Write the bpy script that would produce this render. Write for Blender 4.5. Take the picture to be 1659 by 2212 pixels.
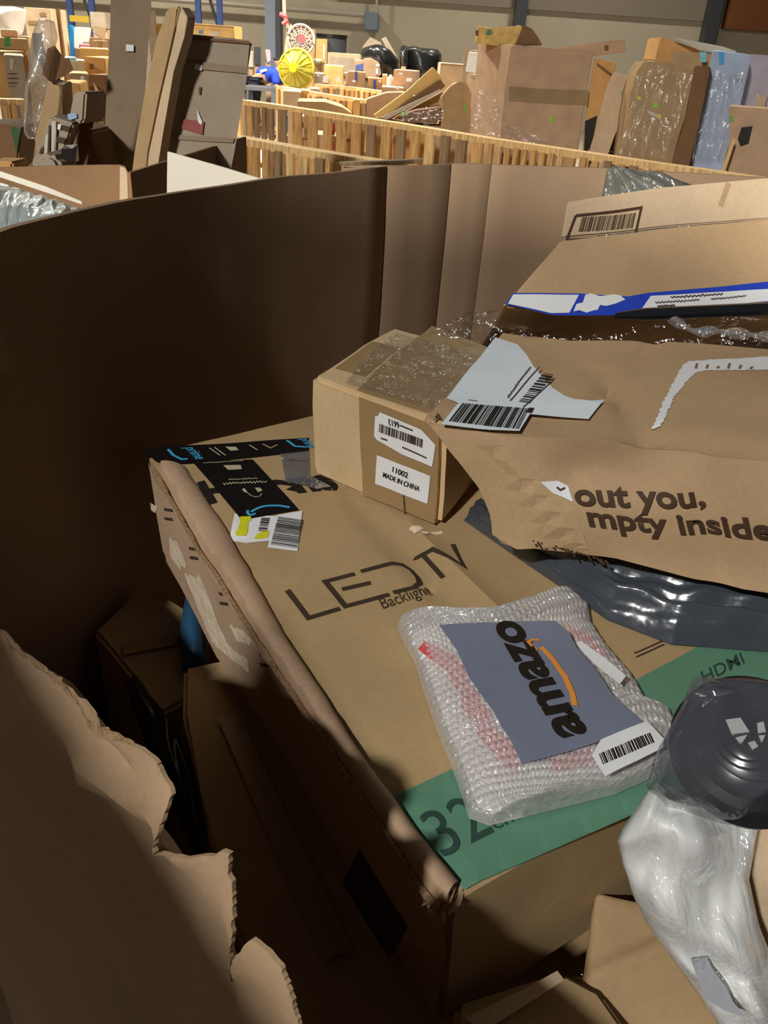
import bpy, bmesh, math, random
from mathutils import Vector, Matrix, noise
noise.seed_set(5); random.seed(5)
R = math.radians
C = bpy.context.scene.collection
for o in list(bpy.data.objects): bpy.data.objects.remove(o)
# ---------------------------------------------------------------- camera
IW, IH, FPX = 1659.0, 2212.0, 1750.0
PITCH, ROLL = R(30), R(4)
EYE = Vector((0, 0, 1.55))
FW = Vector((0, math.cos(PITCH), -math.sin(PITCH)))
_U = Vector((0, math.sin(PITCH), math.cos(PITCH)))
CR = math.cos(ROLL)*Vector((1, 0, 0)) + math.sin(ROLL)*_U
CU = math.cos(ROLL)*_U - math.sin(ROLL)*Vector((1, 0, 0))
cam = bpy.data.cameras.new('camera'); camo = bpy.data.objects.new('camera', cam); C.objects.link(camo)
cam.sensor_fit = 'HORIZONTAL'; cam.sensor_width = 36; cam.lens = 36*FPX/IW
cam.clip_start = 0.01; cam.clip_end = 200
m = Matrix((CR, CU, -FW)).transposed().to_4x4(); m.translation = EYE
camo.matrix_world = m
sc = bpy.context.scene; sc.camera = camo
# ---------------------------------------------------------------- exposure and light
sc.view_settings.view_transform = 'Standard'; sc.view_settings.look = 'None'
sc.view_settings.gamma = 1; sc.view_settings.use_curve_mapping = False
sc.view_settings.exposure = 0.0
w = bpy.data.worlds.new('world'); sc.world = w; w.use_nodes = True
w.node_tree.nodes['Background'].inputs[0].default_value = (1.0, .93, .84, 1)
w.node_tree.nodes['Background'].inputs[1].default_value = 0.022
LD = Vector((-.400, -.640, .656)).normalized()          # towards the lamp that lights the foreground
def area(name, loc, target, power, size, col, spread=105):
    l = bpy.data.lights.new(name, 'AREA'); l.shape = 'DISK'; l.size = size; l.energy = power; l.color = col; l.spread = R(spread)
    o = bpy.data.objects.new(name, l); C.objects.link(o); o.location = loc
    o.rotation_euler = (Vector(target)-Vector(loc)).to_track_quat('-Z', 'Y').to_euler()
    return o
LP = Vector((.02, .55, 1.2))+LD*5                   # unseen key spot over the viewer's left shoulder, cone narrowed to spare background
_l = bpy.data.lights.new('key_spotlight', 'SPOT'); _l.energy = 740; _l.color = (1, .97, .92); _l.shadow_soft_size = .09; _l.spot_size = R(34); _l.spot_blend = .45
_o = bpy.data.objects.new('key_spotlight', _l); C.objects.link(_o); _o.location = LP; _o.rotation_euler = (-LD).to_track_quat('-Z', 'Y').to_euler()
for lx, ly, lp in ((-6, 10.5, 1100), (-1, 12, 800), (4.5, 9.5, 260), (-7, 17.5, 520), (3, 17.5, 300)):
    area('bay_and_fill_light', (lx, ly, 7.5), (lx, ly, 0), lp, .8, (1, .92, .78), 150 if ly > 14 else (125 if lx == -6 else 110))
area('bay_and_fill_light', (-4.5, -9, 5.2), (0, 1.5, 1.3), 150, .8, (1, .95, .86), 60)  # unseen fill lamp added behind the viewer to brighten upright faces
# ---------------------------------------------------------------- pixel rays -> points in the place
def ray(x, y): return FW + CR*((x-IW/2)/FPX) - CU*((y-IH/2)/FPX)
def P(x, y, Z): return EYE + ray(x, y)*Z
def atz(x, y, z): d = ray(x, y); return EYE + d*((z-EYE.z)/d.z)
def aty(x, y, Y): d = ray(x, y); return EYE + d*(Y/d.y)
def hit(x, y, o, n): d = ray(x, y); return EYE + d*((o-EYE).dot(n)/d.dot(n))
# ---------------------------------------------------------------- materials
MATS = {}
def nodes(name):
    m = bpy.data.materials.new(name); m.use_nodes = True
    nt = m.node_tree; return m, nt, nt.nodes['Principled BSDF']
def lk(nt, a, b): nt.links.new(a, b)
def rgb(h): # srgb 0-255 -> linear
    return tuple(((c/255)/12.92 if c/255 <= .04045 else (((c/255)+.055)/1.055)**2.4) for c in h)
def card(name, c, var=.16, scale=9, bump=.25, rough=.75, corr=0, spec=.25):
    """cardboard / paper: blotches, fine fibres, faint corrugation"""
    if name in MATS: return MATS[name]
    m, nt, b = nodes(name); N = nt.nodes
    tc = N.new('ShaderNodeTexCoord'); n1 = N.new('ShaderNodeTexNoise'); n2 = N.new('ShaderNodeTexNoise'); n3 = N.new('ShaderNodeTexNoise')
    n1.inputs['Scale'].default_value = scale; n1.inputs['Detail'].default_value = 5
    n2.inputs['Scale'].default_value = scale*30; n2.inputs['Detail'].default_value = 3
    n3.inputs['Scale'].default_value = scale*2.2; n3.inputs['Detail'].default_value = 2
    for n in (n1, n2, n3): lk(nt, tc.outputs['Object'], n.inputs['Vector'])
    ramp = N.new('ShaderNodeValToRGB')
    e = ramp.color_ramp.elements
    e[0].position = .3; e[1].position = .7
    e[0].color = (*[x*(1-var) for x in c], 1); e[1].color = (*[min(1, x*(1+var)) for x in c], 1)
    mx = N.new('ShaderNodeMix'); mx.data_type = 'FLOAT'; mx.inputs[0].default_value = .3
    lk(nt, n1.outputs[0], mx.inputs[2]); lk(nt, n2.outputs[0], mx.inputs[3]); lk(nt, mx.outputs[0], ramp.inputs[0])
    lk(nt, ramp.outputs[0], b.inputs['Base Color'])
    bp = N.new('ShaderNodeBump'); bp.inputs['Strength'].default_value = bump; bp.inputs['Distance'].default_value = .004
    lk(nt, n3.outputs[0], bp.inputs['Height']); lk(nt, bp.outputs[0], b.inputs['Normal'])
    b.inputs['Roughness'].default_value = rough; b.inputs['Specular IOR Level'].default_value = spec
    MATS[name] = m; return m
def plain(name, c, rough=.5, metal=0, spec=.5, bump=0, bscale=60, emis=0):
    if name in MATS: return MATS[name]
    m, nt, b = nodes(name); N = nt.nodes
    n = N.new('ShaderNodeTexNoise'); n.inputs['Scale'].default_value = bscale; n.inputs['Detail'].default_value = 4
    tc = N.new('ShaderNodeTexCoord'); lk(nt, tc.outputs['Object'], n.inputs['Vector'])
    r = N.new('ShaderNodeValToRGB'); r.color_ramp.elements[0].color = (*[x*.86 for x in c], 1); r.color_ramp.elements[1].color = (*[min(1, x*1.14) for x in c], 1)
    lk(nt, n.outputs[0], r.inputs[0]); lk(nt, r.outputs[0], b.inputs['Base Color'])
    b.inputs['Roughness'].default_value = rough; b.inputs['Metallic'].default_value = metal; b.inputs['Specular IOR Level'].default_value = spec
    if bump:
        bp = N.new('ShaderNodeBump'); bp.inputs['Strength'].default_value = bump; bp.inputs['Distance'].default_value = .01
        lk(nt, n.outputs[0], bp.inputs['Height']); lk(nt, bp.outputs[0], b.inputs['Normal'])
    MATS[name] = m; return m
def film(name, c=(.9, .9, .9), base=.14, edge=.6, rough=.12, bump=.8, bscale=25, milk=0.0):
    """thin clear plastic: transparent sheet with a glossy, creased surface"""
    if name in MATS: return MATS[name]
    m = bpy.data.materials.new(name); m.use_nodes = True; nt = m.node_tree; N = nt.nodes
    N.remove(N['Principled BSDF']); out = N['Material Output']
    tr = N.new('ShaderNodeBsdfTransparent'); gl = N.new('ShaderNodeBsdfGlossy'); df = N.new('ShaderNodeBsdfDiffuse')
    gl.inputs['Roughness'].default_value = rough; gl.inputs[0].default_value = (1, 1, 1, 1); df.inputs[0].default_value = (*c, 1)
    lw = N.new('ShaderNodeLayerWeight'); lw.inputs[0].default_value = .35
    mr = N.new('ShaderNodeMapRange'); mr.inputs[3].default_value = base; mr.inputs[4].default_value = edge
    lk(nt, lw.outputs['Facing'], mr.inputs[0])
    n = N.new('ShaderNodeTexNoise'); n.inputs['Scale'].default_value = bscale; n.inputs['Detail'].default_value = 4; n.inputs['Distortion'].default_value = 1.2
    tc = N.new('ShaderNodeTexCoord'); lk(nt, tc.outputs['Object'], n.inputs['Vector'])
    bp = N.new('ShaderNodeBump'); bp.inputs['Strength'].default_value = bump; bp.inputs['Distance'].default_value = .02
    lk(nt, n.outputs[0], bp.inputs['Height'])
    lk(nt, bp.outputs[0], gl.inputs['Normal']); lk(nt, bp.outputs[0], lw.inputs['Normal'])
    m1 = N.new('ShaderNodeMixShader'); m1.inputs[0].default_value = milk; lk(nt, tr.outputs[0], m1.inputs[1]); lk(nt, df.outputs[0], m1.inputs[2])
    m2 = N.new('ShaderNodeMixShader'); lk(nt, mr.outputs[0], m2.inputs[0]); lk(nt, m1.outputs[0], m2.inputs[1]); lk(nt, gl.outputs[0], m2.inputs[2])
    lk(nt, m2.outputs[0], out.inputs[0]); MATS[name] = m; return m
def wood(name, c):
    if name in MATS: return MATS[name]
    m, nt, b = nodes(name); N = nt.nodes
    tc = N.new('ShaderNodeTexCoord'); mp = N.new('ShaderNodeMapping'); mp.inputs['Scale'].default_value = (30, 30, 3)
    n = N.new('ShaderNodeTexNoise'); n.inputs['Scale'].default_value = 2; n.inputs['Detail'].default_value = 6
    lk(nt, tc.outputs['Object'], mp.inputs[0]); lk(nt, mp.outputs[0], n.inputs['Vector'])
    r = N.new('ShaderNodeValToRGB'); r.color_ramp.elements[0].position = .3; r.color_ramp.elements[1].position = .7
    r.color_ramp.elements[0].color = (*[x*.6 for x in c], 1); r.color_ramp.elements[1].color = (*[min(1, x*1.25) for x in c], 1)
    lk(nt, n.outputs[0], r.inputs[0]); lk(nt, r.outputs[0], b.inputs['Base Color']); b.inputs['Roughness'].default_value = .7
    MATS[name] = m; return m
K = card('kraft', rgb((174, 146, 108)))
K_tv = card('kraft_tv', rgb((172, 146, 106)), bump=.3)
K_small = card('kraft_small', rgb((208, 180, 138)), bump=.2)
K_big = card('kraft_big', rgb((184, 154, 118)), bump=.35)
K_light = card('kraft_light', rgb((200, 176, 146)))
K_pink = card('kraft_pink', rgb((186, 156, 128)))
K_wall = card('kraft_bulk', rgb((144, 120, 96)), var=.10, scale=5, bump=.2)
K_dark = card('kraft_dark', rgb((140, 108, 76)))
K_org = card('kraft_orange', rgb((202, 156, 98)))
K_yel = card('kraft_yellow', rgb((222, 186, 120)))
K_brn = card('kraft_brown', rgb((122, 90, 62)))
K_gry = card('kraft_grey', rgb((160, 146, 128)))
K_torn = card('torn_paper', rgb((226, 206, 178)), var=.1, scale=40, bump=.6)
K_edge = card('fluted_edge', rgb((150, 122, 90)), scale=120, bump=1)
WHITE = card('label_white', rgb((232, 234, 236)), var=.04, bump=.1, rough=.45, spec=.4)
GREYW = card('grey_board', rgb((196, 190, 176)), var=.05, bump=.1)
INK = card('ink_black', rgb((34, 28, 22)), var=.1, rough=.6)
INK_S = card('ink_soft', rgb((74, 60, 46)), var=.2, rough=.7)
GREEN = card('green_print', rgb((92, 136, 112)), var=.08, bump=.15, rough=.5)
BLACKT = plain('black_tape', rgb((24, 20, 20)), rough=.3)
BLUEI = plain('blue_ink', rgb((70, 170, 220)), rough=.4)
BLUET = plain('blue_tape', rgb((46, 72, 190)), rough=.3)
YEL = plain('yellow_label', rgb((214, 214, 40)), rough=.5)
ORANGE = plain('orange_ink', rgb((226, 146, 60)), rough=.5)
GREYP = plain('grey_poly_mailer', rgb((120, 128, 148)), rough=.35, bump=.15, bscale=14)
RED = plain('red_plastic', rgb((222, 92, 96)), rough=.4)
DARKP = plain('dark_poly_bag', rgb((66, 72, 80)), rough=.22, spec=.9, bump=.5, bscale=18)
TRASH = plain('trash_bag', rgb((22, 24, 24)), rough=.25, spec=.7, bump=.8, bscale=9)
BROWNT = card('brown_tape', rgb((158, 130, 90)), var=.08, bump=.3, rough=.38, spec=.4)
STEEL = plain('steel_column', rgb((120, 132, 148)), rough=.5)
DKSTEEL = plain('dark_steel', rgb((62, 66, 72)), rough=.5)
RBLUE = plain('rack_blue', rgb((60, 84, 150)), rough=.5)
RYEL = plain('rack_yellow', rgb((224, 190, 70)), rough=.5)
BLUE = plain('blue_board', rgb((40, 150, 220)), rough=.5)
SHIRT = plain('blue_shirt', rgb((34, 70, 200)), rough=.8)
SKIN = plain('skin', rgb((190, 140, 110)), rough=.6)
HAIR = plain('hair', rgb((40, 30, 26)), rough=.7)
JEANS = plain('dark_trousers', rgb((40, 44, 60)), rough=.8)
W_A = wood('pallet_wood', rgb((206, 160, 100)))
W_B = wood('pallet_wood_light', rgb((228, 190, 132)))
W_C = wood('pallet_wood_grey', rgb((150, 122, 88)))
FILM = film('clear_film')
WRAP = film('stretch_wrap', base=.05, edge=.28, rough=.22, bump=.7, bscale=12, milk=.04)
TAPEC = film('clear_tape', c=(.6, .5, .35), base=.05, edge=.4, rough=.18, bump=.7, bscale=30, milk=.10)
BUB = film('bubble_film', c=(.97, .97, .97), base=.20, edge=.7, rough=.10, bump=.4, bscale=160, milk=.36)
MILKF = film('milky_film', c=(.92, .95, .94), base=.15, edge=.5, rough=.15, bump=.7, bscale=22, milk=.35)
GREYF = film('grey_film', c=(.3, .32, .36), base=.2, edge=.8, rough=.14, bump=.9, bscale=16, milk=.45)
WPLAS = plain('white_plastic', rgb((242, 246, 242)), rough=.4, bump=.4, bscale=14)
DGLASS = plain('black_plastic', rgb((30, 32, 36)), rough=.18, spec=.8)
SILVER = plain('silver_foil', rgb((170, 180, 180)), rough=.28, metal=.6, bump=.9, bscale=14)
# ---------------------------------------------------------------- mesh tools
def crumpler(amp=.002, freq=6, amp2=.0006, freq2=25, seed=0, creases=()):
    sv = Vector((seed*3.7, seed*1.3, -seed*2.1))
    def f(p):
        q = p + noise.noise_vector(p*freq+sv)*amp + noise.noise_vector(p*freq2+sv)*amp2
        for a, b, n, dep, wd in creases:          # crease along a-b, pushed along n
            ab = b-a; t = max(0, min(1, (p-a).dot(ab)/ab.length_squared)); d = (p-(a+ab*t)).length
            q = q + n*(dep*math.exp(-(d/wd)**2))
        return q
    return f
def dice(bm, axes, step):
    for ax in axes:
        ax = ax.normalized(); ds = [v.co.dot(ax) for v in bm.verts]
        if not ds: return
        lo, hi = min(ds), max(ds); n = int((hi-lo)/step)
        if n > 160: n = 160
        for i in range(1, n+1):
            d = lo+(hi-lo)*i/(n+1)
            bmesh.ops.bisect_plane(bm, geom=bm.verts[:]+bm.edges[:]+bm.faces[:], plane_co=ax*d, plane_no=ax, dist=1e-7)
def rootloc(o):
    while o.parent: o = o.parent
    return o.location.copy()
def link(name, bm, mat, parent=None, fn=None, smooth=True, ang=35):
    if fn:
        for v in bm.verts: v.co = fn(v.co)
    bmesh.ops.recalc_face_normals(bm, faces=bm.faces[:])
    me = bpy.data.meshes.new(name)
    if parent: off = rootloc(parent)
    else:
        xs = [v.co for v in bm.verts]; off = Vector(((min(v.x for v in xs)+max(v.x for v in xs))/2, (min(v.y for v in xs)+max(v.y for v in xs))/2, min(v.z for v in xs)))
    for v in bm.verts: v.co = v.co-off
    bm.to_mesh(me); bm.free()
    mats = mat if isinstance(mat, (list, tuple)) else [mat]
    for q in mats: me.materials.append(q)
    if smooth:
        for p in me.polygons: p.use_smooth = True
        me.set_sharp_from_angle(angle=R(ang))
    o = bpy.data.objects.new(name, me); C.objects.link(o)
    if parent: o.parent = parent
    else: o.location = off
    return o
def tag(o, label, cat, group=None, kind=None):
    if label: o['label'] = label
    if cat: o['category'] = cat
    if group: o['group'] = group
    if kind: o['kind'] = kind
    return o
def thing(name, loc, label, cat, group=None):
    o = bpy.data.objects.new(name, None); o.empty_display_size = .05; C.objects.link(o); o.location = loc
    return tag(o, label, cat, group)
def structure(o): o['kind'] = 'structure'; return o
def prism(outline, vec, bevel=0, bm=None):
    bm = bm or bmesh.new()
    a = [bm.verts.new(p) for p in outline]; b = [bm.verts.new(p+vec) for p in outline]; n = len(a)
    fs = [bm.faces.new(a), bm.faces.new(b[::-1])] + [bm.faces.new((a[i], b[i], b[(i+1) % n], a[(i+1) % n])) for i in range(n)]
    if bevel:
        es = set(e for f in fs for e in f.edges)
        bmesh.ops.bevel(bm, geom=list(es), offset=bevel, segments=2, affect='EDGES', clamp_overlap=True)
    return bm
def box(a, b, bm=None):
    bm = bm or bmesh.new(); (x0, y0, z0), (x1, y1, z1) = a, b
    return prism([Vector(p) for p in ((x0, y0, z0), (x1, y0, z0), (x1, y1, z0), (x0, y1, z0))], Vector((0, 0, z1-z0)), bm=bm)
def tube(pts, rad, seg=8, bm=None, cap=True):
    bm = bm or bmesh.new(); rings = []
    for i, p in enumerate(pts):
        p = Vector(p); d = (Vector(pts[min(i+1, len(pts)-1)])-Vector(pts[max(i-1, 0)])).normalized()
        u = d.cross(Vector((0, 0, 1)) if abs(d.z) < .95 else Vector((1, 0, 0))).normalized(); v = d.cross(u)
        rr = rad[i] if isinstance(rad, (list, tuple)) else rad
        rings.append([bm.verts.new(p+(u*math.cos(2*math.pi*k/seg)+v*math.sin(2*math.pi*k/seg))*rr) for k in range(seg)])
    for a, b in zip(rings, rings[1:]):
        for k in range(seg): bm.faces.new((a[k], a[(k+1) % seg], b[(k+1) % seg], b[k]))
    if cap: bm.faces.new(rings[0][::-1]); bm.faces.new(rings[-1])
    return bm
class Surf:
    """a real flat side of a carton: plane through o with normal n (towards the viewer side); marks are laid on it"""
    def __init__(s, o, n, fn=None, step=.01, eps=.0003, tol=None):
        s.o, s.n, s.fn, s.step, s.eps = o, n.normalized(), fn, step, eps
        s.ex = Vector((1, 0, 0)) - s.n*s.n.x
        if s.ex.length < .3: s.ex = Vector((0, 1, 0))-s.n*s.n.y
        s.ex.normalize(); s.ey = s.n.cross(s.ex)
    def px(s, x, y): return hit(x, y, s.o, s.n)
    def uv(s, x, y): q = s.px(x, y)-s.o; return Vector((q.dot(s.ex), q.dot(s.ey)))
    def w(s, uv): return s.o+s.ex*uv[0]+s.ey*uv[1]
    def finish(s, name, bm, mat, parent, lift=1):
        for v in bm.verts: v.co = v.co+s.n*s.eps*lift
        dice(bm, (s.ex, s.ey), s.step)
        o = link(name, bm, mat, parent, s.fn, smooth=False); return o
    def poly(s, name, pts, mat, parent, lift=1, jag=0, seed=1):
        random.seed(seed); uv = [s.uv(*p) for p in pts]
        if jag:
            out = []
            for i, a in enumerate(uv):
                b = uv[(i+1) % len(uv)]; L = (b-a).length; k = max(1, int(L/(jag*3)))
                for j in range(k):
                    q = a+(b-a)*j/k
                    if j: q = q+Vector((random.uniform(-jag, jag), random.uniform(-jag, jag)))
                    out.append(q)
            uv = out
        bm = bmesh.new(); bm.faces.new([bm.verts.new(s.w(p)) for p in uv]); return s.finish(name, bm, mat, parent, lift)
    def strokes(s, name, lines, wd, mat, parent, lift=1):
        bm = bmesh.new()
        for ln in lines:
            q = [s.uv(*p) for p in ln]
            L = []; Rr = []
            for i, p in enumerate(q):
                d0 = (p-q[i-1]).normalized() if i else None; d1 = (q[i+1]-p).normalized() if i < len(q)-1 else None
                d0 = d0 or d1; d1 = d1 or d0; d = (d0+d1)
                d = d.normalized() if d.length > 1e-6 else d0
                nn = Vector((-d.y, d.x)); k = 1/max(.45, nn.dot(Vector((-d0.y, d0.x))))
                L.append(p+nn*wd/2*k); Rr.append(p-nn*wd/2*k)
            va = [bm.verts.new(s.w(p)) for p in L]; vb = [bm.verts.new(s.w(p)) for p in Rr]
            for i in range(len(va)-1): bm.faces.new((va[i], va[i+1], vb[i+1], vb[i]))
        return s.finish(name, bm, mat, parent, lift)
    def squiggle(s, name, a, b, amp, mat, parent, lift=4, wd=.0009, n=26):
        random.seed(int(a[0]+b[1])); dx, dy = b[0]-a[0], b[1]-a[1]; L = math.hypot(dx, dy); nx, ny = -dy/L, dx/L
        return s.strokes(name, [[(a[0]+dx*i/n+nx*amp*(1 if i % 2 else -1)*random.uniform(.3, 1), a[1]+dy*i/n+ny*amp*(1 if i % 2 else -1)*random.uniform(.3, 1)) for i in range(n+1)]], wd, mat, parent, lift)
    def text(s, name, txt, bl, br, tl, mat, parent, lift=2, bold=0, cap=.69, sub=8):
        """text laid with its baseline from bl to br, capitals reaching tl"""
        cu = bpy.data.curves.new('t', 'FONT'); cu.body = txt; cu.offset = bold; cu.resolution_u = 4
        to = bpy.data.objects.new('t', cu); C.objects.link(to)
        bpy.context.view_layer.update()
        me = bpy.data.meshes.new_from_object(to.evaluated_get(bpy.context.evaluated_depsgraph_get()))
        bm = bmesh.new(); bm.from_mesh(me)
        bpy.data.objects.remove(to); bpy.data.curves.remove(cu); bpy.data.meshes.remove(me)
        x0 = min(v.co.x for v in bm.verts); x1 = max(v.co.x for v in bm.verts)
        A, B, T = s.px(*bl), s.px(*br), s.px(*tl)
        for v in bm.verts: v.co = A+(B-A)*((v.co.x-x0)/(x1-x0))+(T-A)*(v.co.y/cap)
        return s.finish(name, bm, mat, parent, lift)
    def barcode(s, name, bl, br, tl, n, mat, parent, lift=2, seed=3):
        random.seed(seed); A, B, T = s.px(*bl), s.px(*br), s.px(*tl); bm = bmesh.new(); x = 0; segs = []
        while x < n*2.2:
            a = random.choice((.5, .8, 1.2, 1.9)); g = random.choice((.5, .8, 1.3)); segs.append((x, x+a)); x += a+g
        tot = segs[-1][1]
        for a, b in segs:
            p, q = A+(B-A)*a/tot, A+(B-A)*b/tot
            bm.faces.new([bm.verts.new(v) for v in (p, q, q+T-A, p+T-A)])
        return s.finish(name, bm, mat, parent, lift)
def interp(pts, t):
    L = [0]
    for a, b in zip(pts, pts[1:]): L.append(L[-1]+(b-a).length)
    d = t*L[-1]
    for i in range(len(pts)-1):
        if d <= L[i+1] or i == len(pts)-2:
            k = (d-L[i])/max(1e-9, L[i+1]-L[i]); return pts[i].lerp(pts[i+1], k)
def pillow(name, A, B, n, h, mat, parent=None, nu=60, nv=26, fold=None, low=.0, seed=0, rough=.002, freq=20, power=.5):
    """closed soft body between outline halves A and B, swelling along n"""
    bm = bmesh.new(); top = []; bot = []
    for i in range(nu+1):
        a = interp(A, i/nu); b = interp(B, i/nu); rt = []; rb = []
        for j in range(nv+1):
            v = j/nv; u = i/nu; e = (max(0, math.sin(math.pi*v))**power)*(max(0, math.sin(math.pi*min(1, max(0, u))))**(power*.6))
            p = a.lerp(b, v); hh = h*e
            if fold: hh += fold(u, v)*e
            q = p+n*hh+noise.noise_vector(p*freq+Vector((seed, 0, 0)))*rough*min(1, e*1.5)
            rt.append(bm.verts.new(q))
            rb.append(rt[-1] if (j in (0, nv) or i in (0, nu)) else bm.verts.new(p-n*low*e))
        top.append(rt); bot.append(rb)
    for i in range(nu):
        for j in range(nv):
            for g, fl in ((top, 0), (bot, 1)):
                f = [g[i][j], g[i+1][j], g[i+1][j+1], g[i][j+1]]
                if len(set(f)) == 4 and not (fl and all(a is b for a, b in zip(f, [top[i][j], top[i+1][j], top[i+1][j+1], top[i][j+1]]))):
                    try: bm.faces.new(f[::-1] if fl else f)
                    except ValueError: pass
    bmesh.ops.remove_doubles(bm, verts=bm.verts[:], dist=1e-6)
    return link(name, bm, mat, parent, ang=80)
def sheet(name, rows, mat, parent=None, thick=.0, fn=None, sub=1, ang=60):
    """a sheet through a grid of points, given real thickness"""
    bm = bmesh.new(); g = [[bm.verts.new(p) for p in r] for r in rows]
    for a, b in zip(g, g[1:]):
        for i in range(len(a)-1): bm.faces.new((a[i], a[i+1], b[i+1], b[i]))
    if sub: bmesh.ops.subdivide_edges(bm, edges=bm.edges[:], cuts=sub, use_grid_fill=True)
    if fn:
        for v in bm.verts: v.co = fn(v.co)
    if thick:
        bmesh.ops.recalc_face_normals(bm, faces=bm.faces[:])
        bmesh.ops.solidify(bm, geom=bm.faces[:], thickness=thick)
    return link(name, bm, mat, parent, ang=ang)
UP = Vector((0, 0, 1))
# ================================================================ THE SETTING
structure(link('floor', box((-16, -4, -.1), (16, 24, 0)), card('concrete', rgb((150, 142, 130)), scale=2, rough=.6)))
WALLM = card('wall_paint', rgb((186, 176, 156)), var=.05, scale=.6, bump=.1)
WALLD = card('wall_upper', rgb((140, 130, 116)), var=.06, scale=.5, bump=.1)
structure(link('wall_back', box((-16, 22, 0), (16, 22.3, 2.42)), WALLM))
structure(link('wall_back', box((-2, 21.9, 2.42), (16, 22.3, 6)), WALLD))
structure(link('wall_back', box((-16, 22, 2.42), (-2, 22.3, 6)), WALLM))
for xa, ya in ((1125, 20), (1540, 30)):
    q = aty(xa, ya, 21.7); structure(link('trim_1', box((q.x-.13, 21.5, .0), (q.x+.13, 21.9, 6)), DKSTEEL))
q = aty(1570, 40, 21.6); structure(link('wall_back', box((q.x, 21.55, 2.3), (16, 21.88, 6)), card('rust_panel', rgb((120, 74, 42)), scale=.5)))
# steel column
a, b = aty(573, 120, 17.6), aty(606, 120, 17.6)
t = thing('steel_column', (a.x, 17.6, 0), 'blue-grey steel building column behind the yellow fan', 'column')
link('post', box((a.x, 17.6, 0), (a.x+.2, 17.9, 6)), STEEL, t); link('flange', box((a.x+.2, 17.57, 0), (b.x, 17.93, 6)), DKSTEEL, t)
# electrical box with conduits
a, b = aty(786, 65, 21.6), aty(818, 28, 21.6)
t = thing('electrical_box', (a.x, 21.8, a.z), 'grey electrical box on the back wall with conduit above', 'electrical box')
link('cabinet', prism([Vector((a.x, 21.6, a.z)), Vector((b.x, 21.6, a.z)), Vector((b.x, 21.6, b.z)), Vector((a.x, 21.6, b.z))], Vector((0, .4, 0)), .02), STEEL, t)
link('conduit', tube([((a.x+b.x)/2+.1, 21.75, b.z), ((a.x+b.x)/2+.1, 21.75, 6)], .03), WALLM, t)
p0, p1 = aty(480, 8, 21.8), aty(786, 33, 21.8)
tag(link('wall_pipe', tube([p0-Vector((6, 0, 0)), p0, p1], .05), plain('pipe_grey', rgb((170, 160, 146)))), 'thin pale pipe running along the back wall', 'pipe')
# ================================================================ generic cartons of the background
def quadpx(pts, D, yaw=0, lean=0, anchor=None):
    """points of a real upright (or leaning) side seen at those pixels"""
    n = Vector((-math.sin(R(yaw)), math.cos(R(yaw)), 0)); n = (n*math.cos(R(lean))-UP*math.sin(R(lean)))
    a = anchor or pts[0]; o = aty(a[0], a[1], D); return [hit(x, y, o, n) for x, y in pts], n, o
SUPM = [K_pink, K_gry, K, K_light]
def support(label, p3, n, thick, zc):
    """the plain carton a raised thing stands on"""
    h = n.copy(); h.z = 0; h.normalize(); ax = h.cross(UP).normalized(); c = sum(p3, Vector())/len(p3)
    w = [(p-c).dot(ax) for p in p3]; lo, hi = min(w)*.94, max(w)*.94
    q0 = c+ax*lo+h*.03; q1 = c+ax*hi+h*.03; q0.z = q1.z = 0; th = max(.22, min(thick, .5))
    bm = prism([q0, q1, q1+h*th, q0+h*th], UP*(zc-.004), .006)
    wd = label.split(); o = link('carton', bm, SUPM[len(label) % 4], None)
    tag(o, ('plain carton underneath the '+' '.join(wd[:12])).rstrip(','), 'carton')
def carton(label, pts, D, mat, thick=.3, yaw=None, lean=0, name='carton', cat='carton', tape=None, lab=None, printing=None, base=None, open_top=False, side=None, wrinkle=.004, seed=0, group=None, bev=.006, sup=True):
    """pts: (x0,y0,x1,y1) upright front, or a polygon; the body goes back by thick"""
    flat = len(pts) == 4 and not isinstance(pts[0], (tuple, list))
    if yaw is None:
        rx = ((pts[0]+pts[2])/2, pts[1]) if flat else (sum(p[0] for p in pts)/len(pts), sum(p[1] for p in pts)/len(pts))
        rr = ray(*rx); yaw = -math.degrees(math.atan2(rr.x, rr.y))
    if flat:
        x0, y0, x1, y1 = pts
        n = Vector((-math.sin(R(yaw)), math.cos(R(yaw)), 0)); o = aty(x0, y0, D)
        c1 = hit(x1, y0, o, n); z1 = hit(x0, y1, o, n).z if y1 else 0
        z1 = max(z1, 0)
        p3 = [o.copy(), Vector((c1.x, c1.y, o.z)), Vector((c1.x, c1.y, z1)), Vector((o.x, o.y, z1))]
    else: p3, n, o = quadpx(pts, D, yaw, lean)
    zc = min(p.z for p in p3); cen = sum(p3, Vector())/len(p3)
    t = thing(name, (cen.x, cen.y, max(0, zc)), label, cat, group)
    fn = crumpler(wrinkle, 3, wrinkle*.3, 14, seed+D*7)
    bm = prism(p3, n*thick, bev); dice(bm, (n, UP, n.cross(UP)), max(.05, (p3[0]-p3[1]).length/6))
    link('box_body', bm, mat, t, fn)
    s = Surf(o, -n, fn, step=.12, eps=.004)
    if sup and zc > .06 and D > 2.8: support(label, p3, n, thick, zc)
    if tape:
        for tp in tape: s.poly('tape', tp, BROWNT, t)
    if lab:
        for lb in lab: s.poly('paper_label', lb, WHITE, t, lift=2)
    if printing:
        for pr, mt in printing: s.poly('face_mark', pr, mt, t, lift=1.5)
    return t
def rect(x0, y0, x1, y1, sk=0): return [(x0, y0), (x1, y0+sk), (x1, y1+sk), (x0, y1)]
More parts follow.
